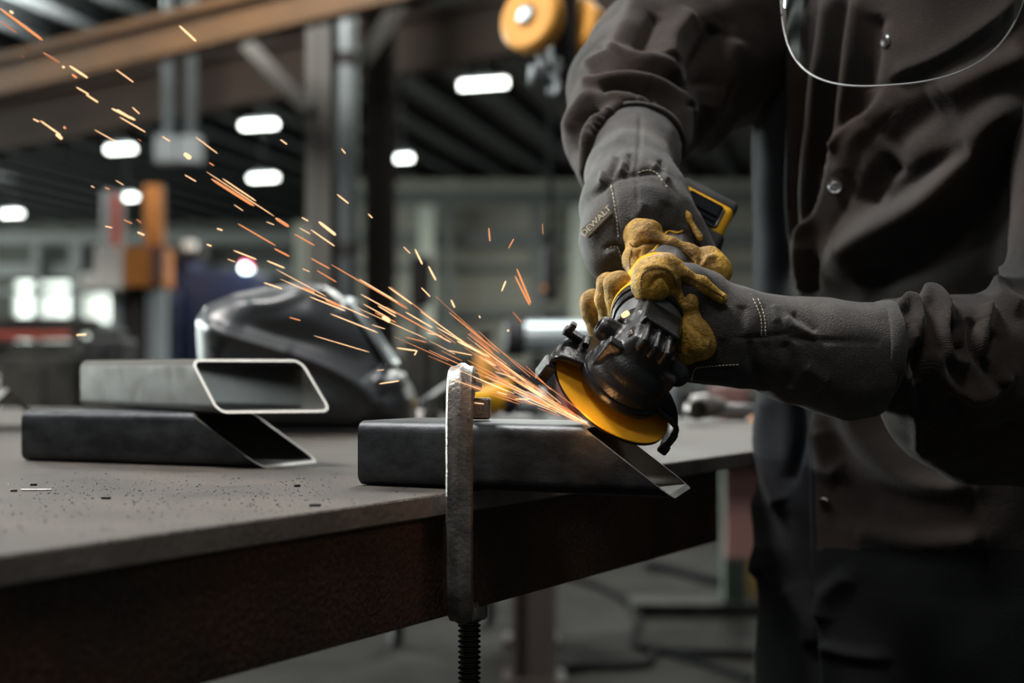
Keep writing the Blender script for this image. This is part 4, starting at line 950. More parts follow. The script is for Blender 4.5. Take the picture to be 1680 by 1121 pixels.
# rod, fittings behind the clamp
bm = bmesh.new(); add_cyl(bm, zt_(655, 2.5, .906), P(740, 628, 2.75), .007, 10); tag(link('steel_rod', tomesh(bm), M['mill'], None, smooth=True), 'dark steel rod propped up behind the welding helmet', 'rod')
for px, py, nm, mm, r, lab in ((688, 664, 'brass_fitting', 'white', .012, 'pale metal fitting beside the helmet chin'), (706, 672, 'pipe_fitting', 'clutter', .016, 'dark pipe fitting right of the pale fitting'), (1245, 640, 'rubber_stopper', 'orange', .016, 'orange stopper standing by the coat edge')):
    bm = bmesh.new(); b_ = zt_(px, 2.55)
    add_lathe(bm, b_, (0, 0, 1), [(0, r), (r * .9, r), (r, r * .7), (r * 1.6, r * .7), (r * 1.8, r * .5)], 20); tag(link(nm, tomesh(bm), M[mm], None, autos=30), lab, 'fitting')
# angle irons at far left
for px, lab in ((14, 'angle iron offcut lying ridge up at the far left edge of the table'),):
    Y = 2.05 + (px + 18) * 0.004; b_ = zt_(px, Y); bm = bmesh.new(); ax_ = Vector((-0.38, 1, 0)).normalized(); sd = Vector((1, 0.38, 0)).normalized()
    top = b_ + Vector((0, 0, 0.062))
    poly = [(-.062, 0), (0, .062), (.062, 0), (.053, 0), (0, .053), (-.053, 0)]
    add_prism(bm, [(u * (1 if px > 0 else .8), v * (1 if px > 0 else .8)) for u, v in poly], b_, sd, (0, 0, 1), ax_ * 0.25); tag(link('angle_iron', tomesh(bm), M['mill_light' if px > 0 else 'mill'], None), lab, 'angle iron')
# second bench behind
bt = 0.83
b2 = thing('steel_bench', (-0.6, 5.0, 0), 'long steel bench in the background behind the fabrication table', 'bench')
bm = bmesh.new(); abox(bm, -3.2, 1.6, 4.35, 5.35, bt - .03, bt, .003); link('bench_top', tomesh(bm), M['mill'], b2)
for lx, ly in ((0.07, 4.55), (0.07, 5.2), (-3.0, 4.55), (-3.0, 5.2), (1.5, 5.2)):
    bm = bmesh.new(); abox(bm, lx - .07, lx - .055, ly - .07, ly + .07, .02, bt - .03); abox(bm, lx + .055, lx + .07, ly - .07, ly + .07, .02, bt - .03); abox(bm, lx - .07, lx + .07, ly - .008, ly + .008, .02, bt - .03)
    abox(bm, lx - .1, lx + .1, ly - .1, ly + .1, 0, .02); link('leg', tomesh(bm), M['colrust'], b2)
t = thing('steel_cylinder', (0.1, 4.7, bt), 'bright silver cylinder lying on the back bench behind the grinder', 'cylinder')
bm = bmesh.new(); add_lathe(bm, P(862, 553, 4.7), (1, 0.02, 0), [(0, .055), (0.28, .055)], 32); link('barrel', tomesh(bm), M['silver'], t, autos=30)
bm = bmesh.new(); add_lathe(bm, P(826, 555, 4.7), (1, 0.02, 0), [(0, .04), (.01, .062), (.065, .062), (.07, .05)], 32); link('end_cap', tomesh(bm), M['rubber'], t, autos=30)
bm = bmesh.new(); abox(bm, 0.06, 0.11, 4.62, 4.78, bt, 1.04); link('cradle', tomesh(bm), M['clutter'], t); bm = bmesh.new(); abox(bm, 0.24, 0.29, 4.62, 4.78, bt, .99); link('cradle', tomesh(bm), M['clutter'], t)
t = thing('gas_valve', P(795, 600, 4.6), 'yellow valve body standing on the back bench left of the silver cylinder', 'valve')
bm = bmesh.new(); add_lathe(bm, zt_(795, 4.6, bt), (0, 0, 1), [(.12, .022), (.135, .032), (.20, .032), (.23, .016)], 24); link('valve_body', tomesh(bm), M['hookorange'], t, autos=30)
bm = bmesh.new(); add_lathe(bm, zt_(795, 4.6, bt), (0, 0, 1), [(0, .045), (.02, .045), (.03, .03), (.12, .025)], 24); link('valve_base', tomesh(bm), M['clutter'], t, autos=30)
bm = bmesh.new(); add_lathe(bm, zt_(795, 4.6, bt + .23), (0, 0, 1), [(0, .012), (.04, .012), (.045, .03), (.06, .03)], 16); link('valve_knob', tomesh(bm), M['rubber'], t, autos=30)
# bench clutter
cl_items = [(60, 610, 130, 'clutter', 'dark machine vice block on the back bench at far left'), (150, 640, 110, 'clutter', 'dark steel crate left of the upper tube'),
            (105, 640, 60, 'green', 'grey green tool case on the back bench'), (20, 640, 60, 'white', 'white carton on the back bench at far left'),
            (165, 580, 70, 'rubber', 'black rounded motor on the back bench')]
k = 0
for px, py, wpx, mm, lab in cl_items:
    Y = 4.42 + 0.21 * (k % 4); k += 1; x0, x1 = P(px - wpx / 2, 0, Y).x, P(px + wpx / 2, 0, Y).x; top = P(0, py - 25, Y).z
    bm = bmesh.new(); abox(bm, x0, x1, Y, Y + .2, bt, top, 0.012); abox(bm, x0 + .02, x1 - .02, Y + .03, Y + .15, top - .01, top + .03, 0.01); abox(bm, x0 + .3 * (x1 - x0), x0 + .6 * (x1 - x0), Y - .02, Y, bt + .02, top - .03, .004)
    tag(link('bench_item', tomesh(bm), M[mm], None), lab, 'equipment')
o = thing('floor_fan', (0, 0, 0), 'x', 'x'); bpy.data.objects.remove(o)
clr = [(680, 555, 50, 'clutter', 'dark green box on the back bench behind the sparks'), (1010, 590, 60, 'mill_light', 'flat grey steel block on the bench behind the grinder disc'), (948, 600, 44, 'red', 'dull red block on the back bench behind the disc guard'), (745, 612, 40, 'clutter', 'dark block on the back bench left of the yellow valve'), (1150, 640, 80, 'clutter', 'dark block on the back bench by the coat'), (1215, 632, 50, 'pink', 'dusty red block on the back bench by the coat'), (1090, 625, 60, 'galv', 'grey block on the back bench behind the gloves')]
for px, py, wpx, mm, lab in clr:
    Y = 4.55 + 0.08 * (k % 5); k += 1; x0, x1 = P(px - wpx / 2, 0, Y).x, P(px + wpx / 2, 0, Y).x; top = P(0, py, Y).z
    if x1 > 1.6: continue
    bm = bmesh.new(); abox(bm, x0, x1, Y + .1, Y + .4, bt, top, 0.01); abox(bm, x0 + .02, x1 - .02, Y + .08, Y + .1, bt + .02, top - .02, .003)
    tag(link('bench_item', tomesh(bm), M[mm], None), lab, 'equipment')

# dark machines standing across the hall floor
for x0, x1, y0, Yk, mm, lab in ((640, 770, 592, 9.5, 'clutter', 'low dark machine bed far behind the clamp'), (800, 1000, 600, 11, 'clutter', 'long low dark machine bed behind the silver cylinder'), (1010, 1120, 585, 10, 'clutter', 'dark machine housing behind the gloves'), (1130, 1262, 612, 9, 'clutter', 'low dark machine bed beside the coat'), (420, 500, 560, 15, 'clutter', 'dark machine housing left of the grey column')):
    a, b = P(x0, 0, Yk).x, P(x1, 0, Yk).x; zt1 = P(0, y0, Yk).z; t = thing('floor_machine', ((a + b) / 2, Yk, 0), lab, 'machine')
    bm = bmesh.new(); abox(bm, a, b, Yk, Yk + .9, 0, zt1 - .15, .02); link('machine_base', tomesh(bm), M[mm], t)
    bm = bmesh.new(); abox(bm, a + .1, b - .1, Yk + .1, Yk + .7, zt1 - .15, zt1, .02); link('machine_bed', tomesh(bm), M['mill'], t)

# ============================================================ FLOOR LEVEL THINGS
def fl(px, py):   # point on the floor
    Y = CZ * F / (py - HZ); return P(px, py, Y)
t = thing('bollard_post', fl(1203, 1005), 'grey green steel post with a flat base behind the coat', 'post')
b_ = fl(1203, 1005); bm = bmesh.new(); abox(bm, b_.x - .045, b_.x + .045, b_.y - .05, b_.y + .05, .04, 1.0, .004); link('post', tomesh(bm), M['green'], t)
bm = bmesh.new(); abox(bm, b_.x - .42, b_.x + .1, b_.y - .1, b_.y + .12, 0, .05, .005); link('base', tomesh(bm), M['clutter'], t)
p_ = P(1213, 0, 4.6); bm = bmesh.new(); abox(bm, p_.x - .05, p_.x + .12, 4.55, 4.6, CZ - .60, CZ - .30, .004); tag(link('primer_panel', tomesh(bm), M['pink'], None), 'dusty pink primed steel panel seen under the table corner', 'panel')
b_ = fl(1226, 1000); bm = bmesh.new(); add_prism(bm, [(-.06, 0), (.12, 0), (.12, .24), (.03, .24)], (b_.x, b_.y + .1, .012), (1, 0, 0), (0, 0, 1), (0, .25, 0), .004, 1)
tag(link('timber_wedge', tomesh(bm), M['timber'], None), 'pale timber wedge on the floor behind the coat', 'timber')
def hose(pts, r, lab, nm='hose'):
    bm = bmesh.new(); q = [fl(a, b) + Vector((0, 0, r)) for a, b in pts]; add_tube(bm, smoothpath(q, 8), r, 8)
    tag(link(nm, tomesh(bm), M['hose'], None, smooth=True), lab, 'hose')
hose([(930, 950), (1000, 975), (1045, 1010), (1040, 1060), (1100, 1075), (1240, 1080)], .014, 'black hose curling over the floor in front of the post')
hose([(900, 1105), (960, 1100), (1060, 1095), (1080, 1075), (1160, 1095), (1230, 1120)], .012, 'black cable lying on the floor near the rust column')
hose([(1060, 935), (1100, 940), (1150, 955), (1185, 962)], .02, 'dark bundled cable behind the post base')
for px, py, r, lab in ((650, 1040, .07, 'dark caster wheel under the table left of the clamp'), (800, 1005, .06, 'dark caster wheel under the table right of the clamp')):
    b_ = fl(px, py + 20); bm = bmesh.new(); add_lathe(bm, b_ + Vector((-.02, 0, r)), (1, .2, 0), [(0, r * .5), (0, r * .9), (.006, r), (.034, r), (.04, r * .9), (.04, r * .5)], 28)
    add_box(bm, b_ + Vector((0, 0, r * 1.6)), (.03, 0, 0), (0, .03, 0), (0, 0, r * .6), .004, 1)
    tag(link('caster_wheel', tomesh(bm), M['rubber'], None, autos=30), lab, 'wheel')

# ============================================================ HALL: floor, walls, roof
def st(name, bm_, m, **k):
    o = link(name, tomesh(bm_), m, None, **k); o['kind'] = 'structure'; return o
bm = bmesh.new(); abox(bm, -34, 24, -8, 60, -.2, 0); st('floor', bm, M['concrete'])
WY = 60.0; WM = 46.0; RZ = CZ + 6.2
bm = bmesh.new(); abox(bm, -34, 24, WY, WY + .3, 0, 9); st('wall_back', bm, M['wallfar'])
bm = bmesh.new(); abox(bm, P(560, 0, WM).x, 24, WM, WM + .3, 0, 7.2); st('wall_middle', bm, M['wallgreen'])
bm = bmesh.new(); abox(bm, -34.3, -34, -8, WY, 0, 9); st('wall_left', bm, M['wallgreen'])
bm = bmesh.new(); abox(bm, 24, 24.3, -8, WY, 0, 9); st('wall_right', bm, M['wallgreen'])
bm = bmesh.new(); abox(bm, -34, 24, 6, WY, RZ + .5, RZ + .6); st('ceiling', bm, M['deck'])
jd = Vector((.227, 1, 0)); i = 0; x0 = -41.0
while x0 < 20:
    a = Vector((x0, 0, 0)) + jd * 6; b = Vector((x0, 0, 0)) + jd * (WY - .2); bm = bmesh.new()
    sdv = Vector((1, -.227, 0)).normalized()
    add_box(bm, (a + b) / 2 + Vector((0, 0, RZ + .25)), (b - a) / 2, sdv * .16, Vector((0, 0, .22))); i += 1; st('trim_%d' % i, bm, M['joist']); x0 += 1.45
# wall girts, posts
for z0, z1 in ((6.4, 6.8), (5.0, 5.5), (4.25, 4.45), (2.75, 3.05)):
    bm = bmesh.new(); abox(bm, P(561, 0, WM).x, 23.9, WM - .35, WM - .05, z0, z1); i += 1; st('trim_%d' % i, bm, M['girt']); bm = bmesh.new(); abox(bm, -33.9, P(561, 0, WY).x, WY - .35, WY - .05, z0, z1); i += 1; st('trim_%d' % i, bm, M['girt'])
for px, wd_, mm in ((700, .5, 'post'), (950, .55, 'post'), (735, .3, 'girt'), (880, .35, 'girt'), (1105, .4, 'girt'), (125, .5, 'girt'), (330, .4, 'girt'), (60, .3, 'girt')):
    W_y = WM if px > 560 else WY; x = P(px, 0, W_y - .6).x; bm = bmesh.new(); abox(bm, x - wd_ / 2, x + wd_ / 2, W_y - .7, W_y - .4, 0, 6.3); i += 1; st('trim_%d' % i, bm, M[mm])
# bright daylight opening, left
wx0, wx1 = P(22, 0, WY - .4).x, P(190, 0, WY - .4).x
bm = bmesh.new(); abox(bm, wx0, wx1, WY - .12, WY - .06, CZ - .1, CZ + 3.8); st('window_1', bm, M['daylight'])
bm = bmesh.new()
for f_ in (0, .2, 1): x = wx0 + (wx1 - wx0) * f_; abox(bm, x - .05, x + .05, WY - .2, WY - .12, CZ - .1, CZ + 3.8)
fo = st('trim_90', bm, M['post'])
# glowing strip added down the left wall (outside the frame) to light the roof deck
bm = bmesh.new(); abox(bm, -33.95, -33.9, 14, 58, 4.2, 6.4); o = st('roof_glow_strip', bm, mat('roof_glow_white', (.8, .9, .9), .5, emit=(.9, 1, .97), estr=45))

# columns
def column(px0, px1, Y, m, lab, z1=RZ + .4, dep=.3, name='steel_column', flange=True):
    x0, x1 = P(px0, 0, Y).x, P(px1, 0, Y).x; bm = bmesh.new(); t_ = (x1 - x0) * .08
    if flange:
        abox(bm, x0, x1, Y, Y + .02, 0.03, z1); abox(bm, x0, x1, Y + dep, Y + dep + .02, 0.03, z1); abox(bm, (x0 + x1) / 2 - .01, (x0 + x1) / 2 + .01, Y, Y + dep, 0.03, z1)
    else: abox(bm, x0, x1, Y, Y + dep, .03, z1)
    abox(bm, x0 - .08, x1 + .08, Y - .08, Y + dep + .1, 0, .03)
    tag(link(name, tomesh(bm), M[m], None), lab, 'column')
column(503, 540, 11.0, 'colgrey', 'grey steel column left of the silver downpipe')
column(540, 548, 11.5, 'coldark', 'narrow dark steel column between the grey one and the downpipe')
column(598, 645, 12.0, 'colrust', 'wide rust brown steel column right of the silver downpipe')
column(484, 500, 20.0, 'post', 'thin pale steel post standing left of the grey column', z1=CZ + 2.1)
t = thing('downpipe', P(570, 0, 11.2) * 1, 'silver downpipe running up between the grey and rust columns', 'pipe'); t.location.z = 0
bm = bmesh.new(); add_cyl(bm, (P(569, 0, 11.2).x, 11.2, 0), (P(569, 0, 11.2).x, 11.2, RZ), .085, 20); link('pipe', tomesh(bm), M['galv'], t, smooth=True)
for zz in (1.9, 3.4): 
    bm = bmesh.new(); add_cyl(bm, (P(569, 0, 11.2).x, 11.2, zz), (P(569, 0, 11.2).x, 11.2, zz + .1), .1, 20); link('bracket', tomesh(bm), M['coldark'], t)
def strut(a, b, r, m, nm, lab, cat='beam'):
    bm = bmesh.new(); a, b = Vector(a), Vector(b); x, y, d = frame(b - a); add_box(bm, (a + b) / 2, x * r, y * r, d * (b - a).length / 2); return tag(link(nm, tomesh(bm), M[m], None), lab, cat)
strut(P(405, 72, 11.0), P(508, 183, 11.0), .055, 'colgrey', 'diagonal_brace', 'grey diagonal brace reaching down right to the grey column')
strut(P(655, 8, 11.6), P(566, 140, 11.3), .055, 'colgrey', 'diagonal_brace', 'grey diagonal brace falling left onto the downpipe')
# crane runway beams
def ibeam(a, b, h, wd_, m, nm, lab):
    a, b = Vector(a), Vector(b); x, y, d = frame(b - a); L = (b - a) / 2; c = (a + b) / 2; up = Vector((0, 0, 1)); bm = bmesh.new()
    add_box(bm, c + up * h / 2, L, x * wd_ / 2, up * .03); add_box(bm, c - up * h / 2, L, x * wd_ / 2, up * .03); add_box(bm, c, L, x * .02, up * h / 2)
    return tag(link(nm, tomesh(bm), M[m], None), lab, 'beam')
ibeam(P(-260, 190, 12.5), P(760, -60, 9.4), .26, .16, 'crane', 'runway_beam', 'orange brown crane runway beam crossing the upper left')
ibeam(P(-200, 245, 15.5), P(1150, -20, 12.8), .50, .22, 'crane_dark', 'runway_beam', 'dark brown beam behind the orange brown runway beam')
# hanging conduits with boxes
for px, lab in ((277, 'left of the two galvanised conduits hanging under the beam'), (314, 'right of the two galvanised conduits hanging under the beam')):
    t = thing('hanging_conduit', P(px, 120, 13.0), lab, 'conduit')
    bm = bmesh.new(); x = P(px, 0, 13).x; add_cyl(bm, (x, 13, P(0, 225, 13).z), (x, 13, RZ + .5), .055, 12); link('pipe', tomesh(bm), M['galv'], t, smooth=True)
    bm = bmesh.new(); abox(bm, x - .11, x + .09, 12.9, 13.1, P(0, 268, 13).z, P(0, 225, 13).z, .01); link('junction_box', tomesh(bm), M['galv'], t)
# high-bay lamps
for px, py, ln, lab in ((793, 138, 60, 'large bright bay lamp right of the rust column'), (425, 205, 46, 'bay lamp left of the grey column, higher of two'), (432, 292, 36, 'bay lamp left of the grey column, lower of two'),
                        (660, 260, 24, 'small bay lamp just right of the rust column'), (198, 245, 36, 'bay lamp against the left roof deck'), (208, 324, 26, 'bay lamp above the orange mast'), (20, 351, 26, 'bay lamp at the far left edge'), (812, 318, 50, 'dim bay lamp reflected low over the far wall')):
    if py == 318: continue
    Y = 4.9 * F / (HZ - py); Y = min(Y, WM - 1.5) if px > 560 else Y; c = P(px, py, Y); L = ln * 1.35 / F * Y; a = Vector((1, -.35, 0)).normalized() * L / 2
    t = thing('bay_lamp', c, lab, 'ceiling lamp', 'bay lamps hanging in the hall')
    bm = bmesh.new(); add_box(bm, c, a, Vector((0, .12, 0)), (0, 0, .035)); link('diffuser', tomesh(bm), M['lamp'], t)
    bm = bmesh.new(); add_box(bm, c + Vector((0, 0, .07)), a * .9, Vector((0, .10, 0)), (0, 0, .035)); link('housing', tomesh(bm), M['galv'], t)
    bm = bmesh.new(); add_cyl(bm, c + Vector((0, 0, .1)), (c.x, c.y, RZ + .5), .015, 6); link('suspension_rod', tomesh(bm), M['coldark'], t)
# hoist hook block, upper middle
t = thing('hoist_block', P(900, 40, 3.2), 'orange pulley hook block hanging at the top of the picture', 'hoist')
bm = bmesh.new(); ax_ = Vector((-.62, -.78, 0.12)).normalized(); c = P(872, 30, 3.2)
add_lathe(bm, c, ax_, [(-.03, .03), (-.03, .072), (-.02, .078), (.012, .078), (.02, .070), (.02, .028), (.005, .026)], 40); sheave = link('sheave', tomesh(bm), M['hookorange'], t, autos=30)
bm = bmesh.new(); add_lathe(bm, c, ax_, [(-.035, .02), (.028, .02), (.032, .014)], 20); link('axle', tomesh(bm), M['silver'], t, autos=30)
bm = bmesh.new(); c2 = P(945, 45, 3.35); add_lathe(bm, c2, ax_, [(-.03, .03), (-.03, .066), (.02, .072), (.028, .062), (.028, .03)], 36); link('sheave', tomesh(bm), M['hookorange'], t, autos=30)
bm = bmesh.new(); add_box(bm, P(912, 40, 3.28), (.018, .01, 0), (-.01, .03, 0), (0, 0, .10), .006, 2); add_box(bm, P(925, 20, 3.3), (.03, 0, 0), (0, .02, 0), (0, 0, .12), .006, 2); link('side_plate', tomesh(bm), M['rubber'], t)
bm = bmesh.new(); add_box(bm, P(975, 80, 3.35), (.03, 0, 0), (0, .02, 0), (0, 0, .02), .006, 2); link('guard_bracket', tomesh(bm), M['yellow'], t)
for a, b, r in (((888, 84), (894, 122), .012), ((874, 108), (872, 140), .008), ((918, 95), (915, 128), .006)):
    bm = bmesh.new(); add_cyl(bm, P(*a, 3.2), P(*b, 3.2), r, 12); link('shackle_pin', tomesh(bm), M['galv'], t, smooth=True)
bm = bmesh.new(); add_tube(bm, smoothpath([P(905, 120, 3.2), P(912, 130, 3.2), P(916, 145, 3.2), P(908, 154, 3.2), P(900, 146, 3.2)], 6), .008, 10); link('hook', tomesh(bm), M['galv'], t, smooth=True)
bm = bmesh.new(); add_cyl(bm, P(910, 0, 3.28), P(912, -1500, 3.28), .01, 8); add_cyl(bm, P(880, -20, 3.24), P(882, -1500, 3.24), .01, 8); link('wire_rope', tomesh(bm), M['coldark'], t)
# crane pendant control
t = thing('crane_pendant', P(903, 440, 6.0), 'dark hanging crane pendant control left of the farther glove', 'pendant')
bm = bmesh.new(); c = P(903, 450, 6.0); add_box(bm, c, (.032, 0, 0), (0, .03, 0), (0, 0, .115), .012, 3); link('control_box', tomesh(bm), M['rubber'], t, autos=40)
bm = bmesh.new(); add_cyl(bm, c + Vector((0, 0, .11)), (c.x, c.y, RZ), .010, 8); link('cable', tomesh(bm), M['hose'], t)
bm = bmesh.new(); add_cyl(bm, c + Vector((-.03, -.03, -.06)), c + Vector((-.03, -.045, -.06)), .012, 12); link('push_button', tomesh(bm), M['orange'], t)
# orange mast and blue machine, left
t = thing('orange_mast_machine', fl(215, 760) * 1, 'orange and grey upright mast machine before the bright window', 'machine'); Yo = 13.0; t.location = (P(215, 0, Yo).x, Yo, 0)
def bx(px0, py0, px1, py1, Y, dep, m, nm, par, bev=.01, z0=None):
    a, b = P(px0, py1, Y), P(px1, py0, Y); bm = bmesh.new(); abox(bm, a.x, b.x, Y, Y + dep, a.z if z0 is None else z0, b.z, bev); return link(nm, tomesh(bm), M[m], par)
bx(236, 303, 264, 400, Yo, .16, 'orange', 'mast_rail', t); bx(166, 312, 181, 410, Yo + .1, .08, 'galv', 'mast_rail', t); bx(182, 318, 194, 410, Yo, .1, 'red', 'mast_rail', t); bx(194, 318, 201, 410, Yo + .1, .1, 'galv', 'mast_rail', t)
bx(200, 405, 268, 470, Yo - .1, .4, 'orange', 'carriage', t); bx(247, 404, 266, 462, Yo - .2, .08, 'pink', 'carriage_plate', t)
bx(155, 404, 200, 474, Yo - .2, .3, 'white', 'control_cabinet', t); bx(134, 448, 156, 474, Yo - .2, .3, 'white', 'side_box', t)
bx(180, 470, 198, 480, Yo, .3, 'galv', 'mast_column', t, z0=0); bx(200, 470, 236, 480, Yo + .1, .3, 'coldark', 'mast_column', t, z0=0); bx(240, 470, 252, 480, Yo, .2, 'galv', 'mast_column', t, z0=0); bx(254, 474, 270, 480, Yo - .1, .15, 'silver', 'mast_column', t, z0=0)
t = thing('blue_machine', (P(340, 0, 14).x, 14, 0), 'navy blue machine tool cabinet behind the welding helmet', 'machine')
bx(306, 442, 412, 600, 14.0, 1.0, 'blue', 'cabinet', t, .03, z0=0); bx(268, 410, 306, 600, 14.1, .8, 'blue', 'cabinet', t, .03, z0=0); bx(274, 478, 292, 600, 13.9, .15, 'lightblue', 'door_panel', t, z0=0)
bx(282, 400, 330, 425, 13.9, .3, 'coldark', 'top_unit', t); bx(300, 395, 318, 410, 13.7, .15, 'white', 'warning_lamp', t)
c = P(401, 440, 13.8); bm = bmesh.new(); bmesh.ops.create_uvsphere(bm, u_segments=16, v_segments=10, radius=.035, matrix=Matrix.Translation(c)); add_cyl(bm, c, c + Vector((0, .3, 0)), .02, 8); link('status_lamp', tomesh(bm), M['dot'], t, smooth=True)
c = P(401, 433, 13.8); bm = bmesh.new(); bmesh.ops.create_uvsphere(bm, u_segments=16, v_segments=10, radius=.02, matrix=Matrix.Translation(c)); add_cyl(bm, c, c + Vector((0, .3, 0)), .015, 8); link('status_lamp', tomesh(bm), M['dotred'], t, smooth=True)
t = thing('storage_rack', (P(55, 0, 9).x, 9, 0), 'storage rack with a red front beam below the bright window', 'rack')
bx(-60, 545, 112, 558, 9.0, .1, 'red', 'rack_beam', t); bx(-60, 520, 130, 545, 9.3, .5, 'clutter', 'rack_load', t); bx(-60, 560, 120, 600, 9.2, .7, 'clutter', 'rack_load', t)
for px in (-40, 118): bx(px, 520, px + 10, 600, 9.0, .1, 'clutter', 'rack_post', t, z0=0)
t = thing('dark_machine', (P(520, 0, 9).x, 9, 0), 'dark drill-like machine standing beyond the bench right of the columns', 'machine'); t.location = (P(700, 0, 7.2).x, 7.2, 0)
bx(650, 585, 790, 660, 7.0, .5, 'clutter', 'machine_base', t, z0=0); bx(672, 420, 706, 500, 8.0, .2, 'coldark', 'machine_head', t); bx(684, 500, 694, 600, 8.05, .1, 'coldark', 'machine_column', t, z0=0)

# ============================================================ SPARKS
def spot(x, y):
    best = min(((x - a) ** 2 + (y - b) ** 2, t_) for a, b, t_ in ((30, 35, 'at the top left corner'), (120, 115, 'before the orange runway beam'), (205, 188, 'below the runway beam'), (80, 210, 'under the left end of the runway beam'), (205, 122, 'hanging alone under the runway beam'),
        (308, 55, 'over the runway beam beside the conduits'), (270, 228, 'beside the conduit boxes'), (345, 240, 'right of the conduit boxes'), (310, 290, 'below the conduits'), (195, 300, 'above the orange mast'), (220, 375, 'before the orange mast'), (385, 318, 'below the lower bay lamp'), (430, 385, 'left of the grey column'),
        (350, 390, 'above the blue machine'), (400, 418, 'beside the status lamp'), (462, 425, 'above the helmet top'), (522, 380, 'crossing the grey column'), (565, 325, 'crossing the silver downpipe'), (606, 354, 'crossing the rust column high up'), (530, 445, 'low on the grey column'), (600, 470, 'before the downpipe foot'), (650, 495, 'crossing the rust column low down'), (632, 522, 'in the knot of sparks by the rust column'),
        (470, 468, 'on the left part of the helmet top'), (540, 495, 'across the helmet top'), (580, 530, 'across the helmet lens'), (560, 565, 'across the helmet side'), (640, 628, 'before the helmet chin'), (668, 576, 'beside the helmet lens'), (134, 550, 'over the upper tube at left'), (690, 430, 'over the pale wall post'), (705, 485, 'below the pale wall post'), (803, 390, 'before the middle wall girts'), (890, 375, 'beside the crane pendant cable'),
        (855, 475, 'beside the crane pendant box'), (850, 520, 'below the crane pendant box'), (745, 500, 'above the middle of the shower'), (790, 545, 'between the clamp top and the grinder'), (720, 545, 'above the clamp top on the left'), (760, 575, 'right above the clamp top'), (770, 650, 'over the yellow tool behind the clamp'), (840, 650, 'right of the yellow tool')))
    return best[1]
def spark(x0, y0, x1, y1, wpx, m, lab, Y=None, grp='grinding sparks'):
    ln_ = math.hypot(x1 - x0, y1 - y0)
    if lab[:5] != 'round': lab = ('long ' if ln_ > 60 else 'short ' if ln_ > 22 else 'tiny ') + ('thick ' if wpx > 3.3 else 'thin ' if wpx < 1.9 else '') + {'sparkw': 'pale glowing', 'sparko': 'orange', 'sparkd': 'dull red'}[m] + ' spark streak ' + spot((x0 + x1) / 2, (y0 + y1) / 2)
    Ya = 1.03 - (965 - x0) * 0.00006 if Y is None else Y; Yb = 1.03 - (965 - x1) * 0.00006 if Y is None else Y
    a, b = P(x0, y0, Ya), P(x1, y1, Yb); r = wpx / 2 / F * Ya; L = (b - a).length; x, y, d = frame(b - a); bm = bmesh.new()
    add_lathe(bm, Vector((0, 0, 0)), b - a, [(0, r * .25), (L * .12, r * .8), (L * .6, r), (L * .92, r * .9), (L, r * .3)], 6)
    o = link('spark', tomesh(bm), M[m], None, smooth=True); o.location = a; return tag(o, lab, 'spark', grp)
A_ = 'glowing spark streak in the upper left, far from the disc'; B_ = 'glowing spark streak in the middle of the shower, before the columns'; C_ = 'glowing spark streak over the helmet and tubes'; D_ = 'stray spark above the main shower, left of the gloves'
